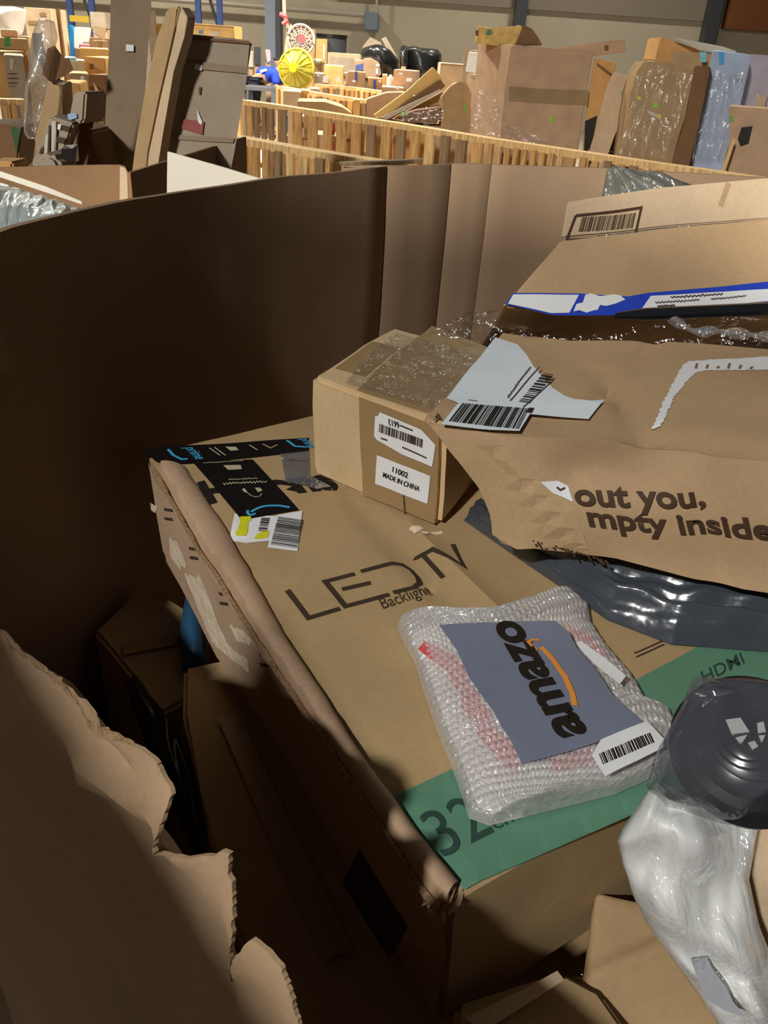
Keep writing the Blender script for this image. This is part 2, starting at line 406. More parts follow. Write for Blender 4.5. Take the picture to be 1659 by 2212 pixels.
# ---- pallets stood on edge as pen fences
def pallet(x0, y0, x1, y1, D0, D1, zt, label, ns, seed, group, top=.06, hgt=None):
    a = aty(x0, y0, D0); b = aty(x1, y1, D1); a.z = b.z = zt
    d = (b-a); L = d.length; d.normalize(); n = Vector((-d.y, d.x, 0)); random.seed(seed)
    t = thing('wooden_pallet', (a.x, a.y, 0), label, 'pallet', group)
    for zz in (zt-.045, zt*.5, .0):
        bm = prism([a-n*.02+UP*(zz-zt), b-n*.02+UP*(zz-zt), b+n*.08+UP*(zz-zt), a+n*.08+UP*(zz-zt)], UP*.04)
        link('stringer', bm, W_B if zz > 1 else W_A, t)
    x = 0
    for side, off in ((0, -.02), (1, .08)):
        for k in range(ns):
            if side and ((k+seed) % 3 or seed < 30 and ns < 7): continue
            c = L*(k+.5)/ns; wv = L/ns*random.uniform(.48, .62)
            p = a+d*(c-wv/2)+n*off; q = a+d*(c+wv/2)+n*off; p.z = q.z = 0
            o2 = n*(-.02 if not side else .02)
            bm = prism([p, q, q+o2, p+o2], UP*(zt-.03-random.uniform(0, .015)))
            link('slat', bm, random.choice((W_A, W_A, W_B, W_C)), t)
    return t
def rim(px, py, z): return atz(px, py, z)
def fence(pts, z, labels, ns, group, seed=1):
    for i in range(len(pts)-1):
        A, B = atz(*pts[i], z), atz(*pts[i+1], z)
        pallet(pts[i][0], pts[i][1], pts[i+1][0], pts[i+1][1], A.y, B.y, z, labels[i], ns[i], seed+i, group)
# ================================================================ THE BULK CONTAINER IN FRONT
RZ = 1.40
rimpx = [(0, 490), (140, 455), (270, 430), (420, 406), (560, 385), (700, 368), (830, 355), (970, 350), (1060, 352), (1180, 356), (1300, 362), (1480, 373), (1659, 385)]
rp = [atz(x, y, RZ) for x, y in rimpx]
rp = [Vector((-.275, .355, 1.265)), Vector((-.395, .44, 1.29)), Vector((-.39, .58, 1.38))] + rp + [Vector((.74, 1.40, RZ)), Vector((.92, 1.2, RZ)), Vector((.95, .6, RZ)), Vector((.9, .2, 1.3)), Vector((.7, .04, 1.22)), Vector((.2, .03, 1.20))]
folds = {9: .006, 10: .005, 11: .005}
path = []
for i, p in enumerate(rp):
    if i in folds:
        d = (rp[i+1]-rp[i-1]).normalized(); out = Vector((-d.y, d.x, 0))
        path += [p-d*.006, p+out*folds[i], p+d*.006]
    else: path.append(p)
t = thing('bulk_container', (.3, .7, 0), 'huge open-topped brown corrugated bulk container holding the parcels, near side torn', 'bulk box')
lv = [0, .03, .08, .15, .23, .33, .45, .6, .8, 1.0, 1.2]
rows = [[Vector((p.x, p.y, max(0, p.z-l))) for p in path] for l in lv]
rows.append([Vector((p.x, p.y, 0.0)) for p in path])
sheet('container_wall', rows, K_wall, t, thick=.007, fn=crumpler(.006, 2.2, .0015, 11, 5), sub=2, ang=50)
Lp = (rp[4]-rp[3]); Ln = Vector((Lp.y, -Lp.x, 0)).normalized(); SWl = Surf(rp[3]+Ln*.006, Ln, None, step=.05, eps=.002)
SWl.strokes('scratch', [[(98, 590), (104, 660), (106, 746)], [(88, 620), (100, 664)]], .003, K_brn, t)
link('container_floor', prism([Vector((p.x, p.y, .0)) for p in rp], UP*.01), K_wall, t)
# torn near wall, seen from outside
A0 = atz(0, 1380, 1.33); B0 = atz(640, 2212, 1.272)
dn = (B0-A0); dn.z = 0; dn.normalize(); nw = Vector((dn.y, -dn.x, 0)); nw = nw if nw.dot(Vector((0, -1, 0))) > 0 else -nw
nw = (nw+UP*.12).normalized()
edge = [(0, 1367), (32, 1401), (89, 1448), (139, 1481), (181, 1528), (236, 1574), (291, 1600), (312, 1612), (338, 1637), (363, 1680), (382, 1705), (382, 1735), (390, 1802), (399, 1802), (426, 1832), (464, 1842), (480, 1832), (498, 1838), (494, 1882), (504, 1903), (508, 1958), (513, 2017), (506, 2089), (505, 2110), (509, 2080), (523, 2042), (548, 2017), (582, 2047), (607, 2076), (629, 2140), (645, 2195), (652, 2230), (700, 2330)]
random.seed(4); jag = []
for i, p in enumerate(edge[:-1]):
    q = edge[i+1]; L = math.hypot(q[0]-p[0], q[1]-p[1]); k = max(1, int(L/6))
    for j in range(k):
        f = j/k; jx = random.uniform(-2.6, 2.6) if (j and p[1] > 1590) else 0
        jag.append((p[0]+(q[0]-p[0])*f+jx, p[1]+(q[1]-p[1])*f+jx*.6))
S = Surf(A0, nw)
ol = [S.px(*p) for p in jag]
last = ol[-1]; ol.append(last+dn*.25+UP*-.02); q = ol[-1].copy(); q = q-UP*(q.z-.02); ol.append(q)
first = ol[0]; l2 = first-dn*.16-UP*.07; ol.append(Vector((l2.x, l2.y, .02))); ol.append(l2)
ca, cb, cc = S.px(40, 1475), S.px(181, 1663), S.px(388, 1802)
cfn = crumpler(.003, 7, .0008, 24, 9, [(ca, cb, nw, .005, .012), (cb, cc, nw, .008, .009), (cc, S.px(520, 2060), nw, .003, .012), (S.px(300, 1850), S.px(345, 1790), nw, -.004, .006), (S.px(236, 1580), S.px(385, 1720), nw, .006, .010), (S.px(215, 1600), S.px(370, 1690), nw, -.004, .008)])
bm = prism(ol, -nw*.0016); dice(bm, (S.n.cross(UP), UP), .008)
link('torn_wall_panel', bm, card('kraft_outer', rgb((186, 156, 124)), bump=.35), t, cfn)
# peeled strip of liner along the torn edge
S2 = Surf(A0+nw*.004, nw, cfn, step=.01, eps=.0006)
lin = S2.poly('peeled_liner', [(0, 1362), (60, 1420), (140, 1480), (205, 1545), (292, 1597), (288, 1603), (230, 1582), (150, 1505), (89, 1455), (30, 1408), (0, 1385)], K_edge, t, jag=.001)
# unseen tall carton added beside the viewer to shade the container's near side
ZT = 1.95; e0 = S.px(66, 1388); e1 = S.px(592, 2195); e0 = e0.lerp(LP, (ZT-e0.z)/(LP.z-e0.z)); e1 = e1.lerp(LP, (ZT-e1.z)/(LP.z-e1.z))
dd = (e1-e0).normalized(); e0, e1 = e0-dd*.07, e1+dd*.35; e0.z = e1.z = 0; back = Vector((dd.y, -dd.x, 0))
back = back if back.y < 0 else -back
bm = prism([e0, e1, e1+back*.4, e0+back*.4], UP*ZT, .004)
shade_carton = thing('tall_carton', (-.6, -.2, 0), 'unseen tall plain carton added outside the bulk container to shade its torn side', 'carton')
link('box_body', bm, K, shade_carton); link('tape', prism([e0.lerp(e1, .45)+UP*(ZT+.001), e0.lerp(e1, .55)+UP*(ZT+.001), e0.lerp(e1, .55)+back*.4+UP*(ZT+.001), e0.lerp(e1, .45)+back*.4+UP*(ZT+.001)], UP*.001), BROWNT, shade_carton)
# ================================================================ TV CARTON
d1 = ray(-380, -50).normalized(); tn = ray(5600, 0).cross(d1).normalized()
if tn.z < 0: tn = -tn
d2 = d1.cross(tn); d2 = d2 if d2.x > 0 else -d2
TO = P(970, 1940, .40)
def on(x, y, h=0): return hit(x, y, TO+tn*h, tn)
crs = [(on(740, 1060), on(940, 1268), tn, -.004, .006), (on(940, 1268), on(1180, 1500), tn, -.003, .006), (on(872, 1126), on(1110, 1345), tn, .004, .007), (on(1110, 1345), on(1250, 1480), tn, .001, .004),
       (on(400, 1010), on(560, 1270), tn, -.002, .005), (on(560, 1270), on(850, 1725), tn, -.002, .005), (on(850, 1725), on(1000, 1915), tn, -.002, .005),
       (on(600, 1270), on(610, 1310), tn, -.002, .004), (on(690, 1580), on(880, 1640), tn, -.0015, .02), (on(1000, 1905), on(1370, 1745), tn, -.001, .004)]
tvf = crumpler(.0025, 5, .0004, 22, 2, crs)
t = thing('television_carton', TO+Vector((.2, .3, -.13)), 'large flat brown television carton printed LED TV with a green band', 'carton')
TL, TW, TT = .515, .80, .13
c0 = [TO, TO+d1*TL, TO+d1*TL+d2*TW, TO+d2*TW]
bm = prism(c0, -tn*TT, .004); dice(bm, (d1, d2, tn), .009)
link('box_body', bm, K_tv, t, tvf)
ST = Surf(TO, tn, tvf, step=.012, eps=.0003)
ST.poly('green_band', [(840, 1722), (985, 1655), (1373, 1470), (1508, 1399), (1659, 1330), (1900, 1230), (1900, 1530), (1659, 1628), (1370, 1757), (1003, 1913)], GREEN, t, 2.5)
GG = card('green_gloss', rgb((84, 164, 132)), rough=.3)
INKT = card('ink_tv', rgb((62, 50, 38)), var=.12, rough=.7)
Lz = lambda pts: [(560+x*.3255, 1100+y*.3255) for x, y in pts]
ST.strokes('led_lettering', [Lz(q) for q in ([(180, 535), (320, 720), (530, 655)], [(625, 430), (430, 480), (565, 640), (855, 562)], [(540, 530), (730, 487)],
    [(665, 415), (870, 362), (940, 365), (1000, 392), (1040, 435), (1055, 480), (1020, 515), (880, 550)], [(975, 330), (1140, 285), (1350, 400), (1275, 235)], [(1075, 305), (1210, 450)])], .0042, INKT, t, 2)
ST.text('backlight_lettering', 'Backlight', (826, 1314), (930, 1279), (814, 1292), INKT, t)
ST.text('brand_lettering', 'Hisense', (444, 1086), (785, 1052), (420, 1045), INK, t, bold=.05)
INKG = card('ink_on_green', rgb((44, 70, 62)), rough=.6)
ST.text('size_lettering', '32', (962, 1850), (1068, 1797), (904, 1762), INKG, t, lift=5)
ST.text('unit_lettering', 'cm', (1072, 1792), (1125, 1768), (1050, 1765), INKG, t, lift=5)
ST.text('socket_lettering', 'HDMI', (1520, 1480), (1610, 1435), (1512, 1455), INKG, t, lift=5, bold=.008)
ST.strokes('small_print', [[(1370, 1412), (1432, 1385)], [(1374, 1420), (1436, 1392)]], .0012, INKT, t, 2)
Z7 = lambda pts: [(280+x*.2893, 920+y*.2893) for x, y in pts]
tp = ST.poly('black_tape', Z7([(90, 175), (600, 150), (1345, 95), (1345, 200), (920, 250), (480, 290), (280, 300), (200, 280)]), BLACKT, t, 2)
tp2 = ST.poly('black_tape', Z7([(470, 280), (920, 265), (1260, 640), (830, 712)]), BLACKT, t, 3)
PALE = card('tape_print', rgb((190, 178, 150)), rough=.5)
ST.strokes('smile_mark', [[(540, 1109), (548, 1104), (557, 1100), (568, 1097), (579, 1096), (601, 1096), (624, 1100)]], .0026, BLUEI, tp2, 4)
ST.strokes('smile_arrow', [[(533, 1105), (532, 1110), (536, 1115), (543, 1115), (550, 1112)]], .0024, BLUEI, tp2, 4)
ST.strokes('smile_mark', [Z7([(290, 190), (330, 235), (390, 265), (435, 262)])], .0026, BLUEI, tp, 4)
ST.strokes('smile_mark', [Z7([(1180, 120), (1240, 165), (1330, 172)])], .0026, BLUEI, tp, 4)
ST.text('tape_lettering', 'prime', Z7([(415, 180)])[0], Z7([(500, 265)])[0], Z7([(500, 175)])[0], BLUEI, tp, lift=4, bold=.01)
ST.text('tape_lettering', 'prime', Z7([(1280, 110)])[0], Z7([(1345, 180)])[0], Z7([(1345, 100)])[0], BLUEI, tp, lift=4, bold=.01)
ST.strokes('tape_icon', [[(533, 1069), (541, 1075), (552, 1078), (560, 1076), (564, 1070)]], .0008, PALE, tp2, 5)
ST.poly('tape_icon', [(521, 1062), (527, 1059), (535, 1070), (526, 1067)], PALE, tp2, 5)
ST.poly('tape_icon', [(549, 1058), (560, 1058), (566, 1064), (556, 1068)], PALE, tp2, 5)
ST.poly('tape_icon', Z7([(700, 310), (830, 308), (838, 340), (735, 345)]), PALE, tp2, 4)
ST.squiggle('tape_small_print', (481, 1050), (576, 1045), 2.6, PALE, tp2, 5)
ST.squiggle('tape_small_print', (493, 1041), (556, 1038), 1.5, PALE, tp2, 5, .0006)
ST.squiggle('tape_small_print', (440, 1005), (526, 1000), 1.5, PALE, tp2, 5, .0006)
ST.poly('tape_icon', Z7([(720, 170), (800, 170), (820, 195), (760, 200)]), PALE, tp, 4)
ST.strokes('tape_icon', [Z7([(1000, 150), (1060, 180), (1110, 155)]), Z7([(600, 180), (680, 235)]), Z7([(640, 175), (720, 235)]), Z7([(900, 155), (960, 195)])], .0012, PALE, tp, 4)
ST.poly('clear_tape', Z7([(1130, 225), (1345, 200), (1345, 390), (1500, 470), (1400, 490), (1160, 430)]), GREYF, t, 4)
lb = ST.poly('white_label', [(504, 1111), (493, 1164), (529, 1174), (581, 1169), (597, 1118)], WHITE, t, 2)
ST.poly('yellow_patch', [(518, 1118), (508, 1158), (528, 1160), (540, 1118)], YEL, lb, 3.5, jag=.0015)
ST.poly('yellow_patch', [(562, 1152), (547, 1166), (577, 1164), (580, 1148)], YEL, lb, 3.5, jag=.0012)
ST.barcode('barcode', (556, 1150), (563, 1122), (575, 1151), 10, INK, lb, 4)
lb = ST.poly('barcode_label', [(597, 1116), (652, 1107), (641, 1192), (576, 1184)], WHITE, t, 3)
ST.barcode('barcode', (583, 1178), (600, 1120), (640, 1186), 30, INK, lb, 4.5)
for q in ([(467, 1150), (478, 1157), (484, 1174), (474, 1170)], [(880, 1150), (905, 1142), (915, 1150), (893, 1160)], [(905, 1157), (950, 1148), (955, 1153), (910, 1163)]): ST.poly('scuff', q, K_torn, t, 2, jag=.001)
# rolled left edge
inner = [(400, 1010), (480, 1130), (560, 1270), (620, 1380), (700, 1500), (780, 1630), (850, 1725), (925, 1825), (990, 1905)]
outer = [(335, 1003), (425, 1165), (488, 1262), (560, 1375), (640, 1492), (700, 1580), (765, 1680), (830, 1775), (905, 1890), (960, 1955)]
N_ = 46; prof = 9; rows = []
ia = [on(*p) for p in inner]; oa = [on(*p) for p in outer]
for i in range(N_+1):
    a = interp(ia, i/N_); b = interp(oa, i/N_); r_ = []
    for j in range(prof+1):
        f = j/prof; hh = .0055*math.sin(math.pi*min(1, f*.92+.0))**.7 if 0 < f else 0
        if f > .8: hh -= (f-.8)*.09
        if 26 < i < 34: hh *= .75
        r_.append(a.lerp(b, f*1.03)+tn*(hh+.0004)+noise.noise_vector(a*60)*.0008)
    rows.append(r_)
rl = sheet('rolled_edge', rows, K_pink, t, thick=.0012, sub=1)
# exposed fluted seam under the roll
bm = bmesh.new(); ptsf = [interp(oa, i/60)-tn*.006+noise.noise_vector(Vector((i*.4, 0, 0)))*.0012-d2*.001 for i in range(61)]
tube(ptsf, [.0022+.001*noise.noise(Vector((i*.9, 3, 0))) for i in range(61)], 7, bm); link('fluted_seam', bm, K_edge, t)
# left side: torn paper and ink ticks
SS = Surf(TO, -d2, tvf, step=.012, eps=.0003)
Z8 = lambda pts: [(180+x*.3706, 1080+y*.3706) for x, y in pts]
SS.poly('pink_liner', [(322, 1000), (338, 1040), (440, 1190), (600, 1430), (760, 1690), (900, 1890), (955, 1975), (965, 2075), (880, 2040), (620, 1640), (470, 1420), (355, 1190)], K_pink, t, 1, jag=.0008)
SS.poly('torn_patch', Z8([(600, 430), (690, 450), (760, 620), (790, 720), (860, 860), (960, 940), (970, 1020), (860, 930), (760, 830), (680, 640)]), K_torn, t, 2, jag=.002)
SS.poly('torn_patch', Z8([(510, 220), (560, 250), (590, 320), (610, 380), (570, 400), (520, 330)]), K_torn, t, 2, jag=.002)
SS.poly('torn_patch', Z8([(860, 740), (930, 760), (1010, 830), (960, 850), (900, 830)]), K_torn, t, 2, jag=.002)
SS.poly('torn_patch', Z8([(400, 20), (440, 40), (430, 80), (405, 60)]), K_torn, t, 2, jag=.001)
SS.strokes('ink_tick', [Z8([(a, b), (a+45, b+6)]) for a, b in ((480, 58), (482, 110), (622, 282), (628, 334), (795, 545), (800, 602), (1028, 905), (1030, 966))], .0028, INK_S, t, 3)
# printed panel on the shaded side, crushed corner
SS.poly('printed_panel', [(775, 1830), (880, 2000), (838, 2068), (738, 1905)], INK_S, t, 2)
cr = thing if 0 else None
bm = bmesh.new(); random.seed(8)
for k in range(7):
    c = on(935+k*8, 1945+random.uniform(-14, 22), -.002-random.uniform(0, .01)); v = Vector([random.uniform(-1, 1) for _ in range(3)]).normalized()
    prism([c+v.orthogonal().normalized()*.008, c+v*.006, c-v.orthogonal().normalized()*.007, c-v*.004], tn.cross(v)*.002, bm=bm)
link('crushed_corner', bm, K_pink, t)
for q in ([(795, 1735), (842, 1790), (838, 1830), (815, 1800)], [(880, 1850), (930, 1940), (955, 1990), (925, 1985), (895, 1930)]): SS.poly('torn_patch', q, K_pink, t, 2, jag=.001)
# ================================================================ SMALL CARTON
a, b = on(675, 1030), on(947, 1143); dx = (b-a); dx.z = 0; dx.normalize(); nh = Vector((-dx.y, dx.x, 0))
t = thing('small_carton', a+dx*.07+nh*.08, 'small tan carton with MADE IN CHINA label, standing on the television carton', 'carton')
o = a.copy(); fp = [hit(x, y, o, nh) for x, y in ((671, 812), (690, 806), (905, 892), (962, 918), (947, 1142), (675, 1030))]
fp[1] = fp[1]
smf = crumpler(.0028, 9, .0005, 40, 7, [(hit(871, 1024, o, nh), hit(873, 1115, o, nh), nh, .0005, .003)])
sv_ = hit(850, 705, fp[0], UP)-fp[0]
bm = prism([fp[0], fp[3], fp[4], fp[5]], sv_, .005); dice(bm, (dx, nh, UP), .008)
link('box_body', bm, K_small, t, smf)
SF = Surf(o, -nh, smf, step=.01, eps=.0003)
topo = fp[0].copy(); topn = (fp[3]-fp[0]).cross(sv_).normalized(); topn = topn if topn.z > 0 else -topn
SU = Surf(topo, topn, smf, step=.01, eps=.0003)
SF.poly('brown_tape', [(777, 855), (950, 922), (937, 1132), (783, 1068)], BROWNT, t, 1)
SU.poly('brown_tape', [(772, 842), (815, 800), (862, 765), (935, 705), (1070, 755), (960, 905)], BROWNT, t, 1)
SU.poly('brown_tape', [(725, 795), (790, 812), (868, 756), (808, 742)], BROWNT, t, 2)
Z5 = lambda pts: [(600+x*.3617, 680+y*.3617) for x, y in pts]
lb = SF.poly('barcode_label', Z5([(590, 605), (610, 600), (618, 580), (865, 685), (945, 775), (920, 905), (750, 835), (600, 745), (583, 720)]), WHITE, t, 4)
SF.barcode('barcode', (822, 932), (913, 966), (824, 914), 26, INK_S, lb, 6)
SF.text('label_lettering', '6613', (866, 912), (843, 904), (867, 925), INK, lb, lift=6, bold=.02)
SF.strokes('label_small_print', [[(868, 918), (895, 929)], [(826, 945), (840, 950)], [(871, 965), (922, 988)]], .0013, INK_S, lb, 6)
lb = SF.poly('origin_label', Z5([(598, 835), (910, 960), (890, 1127), (582, 1005)]), WHITE, t, 4)
SF.text('label_lettering', '11002', (849, 1017), (881, 1031), (851, 1006), INK, lb, lift=6, bold=.02)
SF.text('label_lettering', 'MADE IN CHINA', (828, 1028), (905, 1060), (830, 1018), INK, lb, lift=6, bold=.02)
SF.strokes('crack', [[(873, 1040), (871, 1070), (874, 1112)]], .0012, INK_S, t, 4.5)
SU.poly('clear_tape', [(745, 828), (800, 768), (858, 722), (1040, 770), (955, 895)], TAPEC, t, 5)
# ================================================================ BIG CARTON (right)
A = on(1060, 1180, .036); B = on(1659, 1300, .034); dx = (B-A); dx.z = 0; dx.normalize(); nh = Vector((-dx.y, dx.x, 0))
nf = (nh*math.cos(R(8))-UP*math.sin(R(8)))
fpx = [(905, 900), (1000, 918), (1100, 934), (1300, 948), (1480, 964), (1659, 985), (1950, 1015), (1950, 1350), (1659, 1290), (1560, 1275), (1480, 1255), (1330, 1215), (1200, 1195), (1110, 1185), (1070, 1168), (1054, 1130), (1050, 1075), (1025, 1040), (960, 960)]
fp = [hit(x, y, A, nf) for x, y in fpx]
F0 = fp[0]; n_t = (fp[5]-F0).cross(Vector((.3, 1, .0))).normalized(); n_t = n_t if n_t.z > 0 else -n_t
bk = hit(1085, 712, F0, n_t)-F0
bigf = crumpler(.006, 5, .0012, 17, 11, [(hit(1060, 940, A, nf), hit(1260, 1190, A, nf), nf, -.003, .006), (hit(1500, 970, A, nf), hit(1560, 1270, A, nf), nf, .005, .010), (hit(1250, 1020, A, nf), hit(1420, 1050, A, nf), nf, .004, .010), (hit(1420, 980, A, nf), hit(1250, 1010, A, nf), nf, .006, .018), (hit(1200, 1210, A, nf), hit(1659, 1240, A, nf), nf, .005, .02),
    (hit(1290, 790, F0, n_t), hit(1400, 945, F0, n_t), n_t, -.005, .009), (hit(1300, 850, F0, n_t), hit(1410, 740, F0, n_t), n_t, -.004, .008), (hit(1390, 945, F0, n_t), hit(1659, 985, F0, n_t), n_t, -.005, .02)])
t = thing('big_carton', (A+B)/2+Vector((0, .1, 0)), 'big dented brown carton printed out you, mpty inside, with torn shipping label on top', 'carton')
bm = prism(fp, bk, .003); dice(bm, (dx, bk, UP), .011)
link('box_body', bm, K_big, t, bigf)
SF = Surf(A, -nf, bigf, step=.012, eps=.0003); SU = Surf(F0, n_t, bigf, step=.012, eps=.0003)
INKB = card('ink_big', rgb((74, 54, 38)), var=.15, rough=.7)
SF.text('lettering', 'out you,', (1240, 1088), (1532, 1096), (1229, 1044), INKB, t, lift=6, bold=.03)
SF.text('lettering', 'mpty inside', (1270, 1134), (1682, 1174), (1258, 1090), INKB, t, lift=6, bold=.03)
SF.poly('clear_tape', [(960, 955), (1085, 950), (1165, 1035), (1240, 1100), (1268, 1190), (1115, 1182), (1062, 1150), (1052, 1080)], card('tape_tan', rgb((186, 158, 118)), rough=.4), t, 2.5)
SF.poly('torn_label', [(1163, 1035), (1200, 1036), (1222, 1050), (1234, 1083), (1190, 1061)], WHITE, t, 4)
SF.strokes('label_small_print', [[(1198, 1049), (1206, 1056), (1216, 1052)]], .0014, INK_S, t, 5.5)
random.seed(5)
SF.strokes('scuff_marks', [[(1150+k*9, 1165+k*3.1), (1156+k*9+random.uniform(0, 6), 1172+k*2.8+random.uniform(0, 12))] for k in range(18)], .0016, INKB, t, 3)
Z4 = lambda pts: [(900+x*.4575, 380+y*.4575) for x, y in pts]
lb = SU.poly('torn_shipping_label', Z4([(378, 755), (480, 790), (520, 840), (550, 890), (610, 960), (650, 1000), (700, 1035), (740, 1050), (820, 1060), (885, 1050), (810, 1145), (530, 1112), (480, 1190), (300, 1182), (115, 1165), (195, 1060), (140, 1035)]), card('label_cool', rgb((224, 234, 242)), var=.04, bump=.1, rough=.45), t, 2)
SU.barcode('barcode', (969, 907), (1118, 921), (999, 866), 34, INK, lb, 3.5, seed=9)
SU.barcode('barcode', (1118, 864), (1176, 806), (1143, 868), 14, INK, lb, 3.5, seed=2)
SU.poly('ink_square', [(1133, 886), (1141, 877), (1152, 878), (1146, 888)], INK, lb, 3.5)
SU.strokes('label_rule', [[(1100, 862), (1168, 792)], [(1128, 876), (1190, 826)], [(1010, 858), (1030, 861)]], .0011, INK_S, lb, 3.5)
SU.squiggle('label_small_print', (1094, 856), (1148, 793), 2.2, INK_S, lb, 4, .0010, 30)
SU.strokes('handwriting', [[(935, 905), (950, 900), (945, 890), (940, 898), (955, 903)]], .0012, INK_S, t, 2)
SU.poly('label_remnant', Z4([(1275, 885), (1659, 862), (1760, 860), (1760, 918), (1659, 922), (1360, 928), (1310, 940), (1270, 980), (1240, 1020), (1210, 1060), (1180, 1120), (1150, 1175), (1110, 1178), (1150, 1100), (1190, 1020), (1245, 905)]), WHITE, t, 2, jag=.0008)
SU.strokes('scuff_marks', [[(1500+k*24, 801), (1504+k*24, 790+(k % 3)*3)] for k in range(6)], .002, K_dark, t, 3.2)
# ================================================================ CARTON LEANING BEHIND IT
yawD = R(10); Dn = Vector((-math.sin(yawD), math.cos(yawD), 0)); ln = R(42); Dn = Dn*math.cos(ln)-UP*math.sin(ln)
Do = P(1100, 662, (F0+bk-EYE).dot(FW)*1.01)
dpx = [(1095, 658), (1205, 530), (1216, 515), (1659, 474), (1950, 446), (1950, 605), (1659, 632), (1350, 655), (1200, 668)]
fp = [hit(x, y, Do, Dn) for x, y in dpx]
t = thing('leaning_carton', fp[0]+Vector((.2, .1, -.1)), 'brown carton tipped back behind the big carton, with blue and white sealing tape', 'carton')
dfn = crumpler(.004, 6, .0008, 20, 21)
bm = prism(fp, Dn*.13, .003); dice(bm, (CR, Dn, UP), .014); link('box_body', bm, K_big, t, dfn)
SD = Surf(Do, -Dn, dfn, step=.015, eps=.0003)
h0, h1 = fp[2], fp[4]; hd = (h1-h0).normalized(); Fn = Vector((-math.sin(R(8)), math.cos(R(8)), 0)); ll = R(18); Fn = Fn*math.cos(ll)-UP*math.sin(ll)
Fn = (Fn-hd*Fn.dot(hd)).normalized()
fq = [h0]+[hit(x, y, h0, Fn) for x, y in ((1228, 437), (1310, 424), (1659, 386), (1950, 355))]+[h1]
bm = prism(fq, Fn*.006, .0015); dice(bm, (hd, UP), .014); fl = link('flap', bm, K_light, t, dfn)  # flap's lighter kraft stands in for the stronger light on it
SL = Surf(h0, -Fn, dfn, step=.015, eps=.0003)
SL.strokes('barcode_frame', [[(1243, 467), (1384, 452), (1369, 513), (1224, 520), (1243, 467)]], .0026, INKB, fl, 1.5)
SL.barcode('barcode', (1248, 502), (1364, 494), (1256, 470), 30, INKB, fl, 1.5, seed=6)
SD.barcode('barcode', (1240, 533), (1330, 527), (1248, 516), 22, INKB, t, 1.5, seed=7) if 0 else None
SL.strokes('scuff', [[(1556, 448), (1574, 398)]], .006, K, fl, 1)
bt = SD.poly('blue_tape', Z4([(465, 550), (770, 550), (1000, 565), (1100, 550), (1400, 528), (1659, 503), (1900, 480), (1900, 600), (1659, 625), (1420, 640), (1050, 650), (640, 650), (430, 602)]), BLUET, t, 1)
SD.poly('white_print', Z4([(465, 557), (770, 557), (725, 638), (640, 642), (440, 600)]), WHITE, bt, 2.5)
SD.poly('white_print', Z4([(800, 557), (960, 560), (985, 580), (940, 598), (870, 603), (860, 625), (745, 632)]), WHITE, bt, 2.5, jag=.002)
lb = SD.poly('white_print', Z4([(1105, 566), (1659, 540), (1900, 525), (1900, 590), (1659, 598), (1050, 645)]), WHITE, bt, 2.5)
SD.squiggle('tape_small_print', (1448, 643), (1560, 637), 2.4, INK_S, bt, 4, .0012)
SD.squiggle('tape_small_print', (1415, 654), (1510, 649), 2.0, INK_S, bt, 4, .0010)
SD.squiggle('tape_small_print', (1535, 648), (1610, 642), 1.8, INK_S, bt, 4, .0010)
SD.squiggle('tape_small_print', (1420, 662), (1458, 660), 1.8, INK_S, bt, 4, .0010)
# black strip added so the gap reads as dark
a_ = P(1330, 682, (F0+bk-EYE).dot(FW)*1.0); b_ = P(1950, 655, (F0+bk-EYE).dot(FW)*1.0)
tag(link('gap_shade_strip', tube([a_, a_.lerp(b_, .1), b_], [.003, .006, .007], 10), DGLASS), 'black strip standing in for shade in the gap under the blue-taped carton', 'shade_filler')
# stretch film bunched over the joint
def filmstrip(name, top, bot, Z0, Z1, label, nu=60, nv=10, amp=.010, mat=FILM, seed=0, freq=28, stretch=None):
    rows = []
    ta = [P(x, y, Z0+(Z1-Z0)*i/(len(top)-1)) for i, (x, y) in enumerate(top)]; ba = [P(x, y, (Z0+(Z1-Z0)*i/(len(bot)-1))*.985) for i, (x, y) in enumerate(bot)]
    for j in range(nv+1):
        rows.append([interp(ta, i/nu).lerp(interp(ba, i/nu), j/nv)+noise.noise_vector(Vector((i*.13*freq/28, j*.35, seed)))*amp*(.3 if j in (0, nv) else .8) for i in range(nu+1)])
    o = sheet(name, rows, mat, None, thick=0, sub=1, ang=180); return tag(o, label, 'plastic film')
filmstrip('clear_film', [(998, 690), (1010, 676), (1060, 672), (1110, 665), (1170, 668), (1250, 690)], [(895, 738), (935, 745), (985, 765), (1030, 765), (1085, 740), (1130, 715)], .82, .82, 'crumpled clear film tuft between the small carton and the blue-taped carton', amp=.012)
filmstrip('clear_film', [(1090, 655), (1200, 668), (1350, 668), (1500, 676), (1659, 690), (1800, 700)], [(1085, 722), (1200, 738), (1380, 748), (1560, 745), (1659, 750), (1800, 755)], .84, .77, 'long band of clear film along the back edge of the big carton', nu=90, amp=.006, seed=5)
tag(link('film_twist', tube([P(1440+i*14, 676+34*math.sin(min(1, i/7)*2.2)+i*1.5, .76) for i in range(26)], [.004+.002*math.sin(i*1.3) for i in range(26)], 8), film('twist_film', base=.25, edge=.8, milk=.2)), 'twisted rope of clear film over the black strip', 'plastic film')
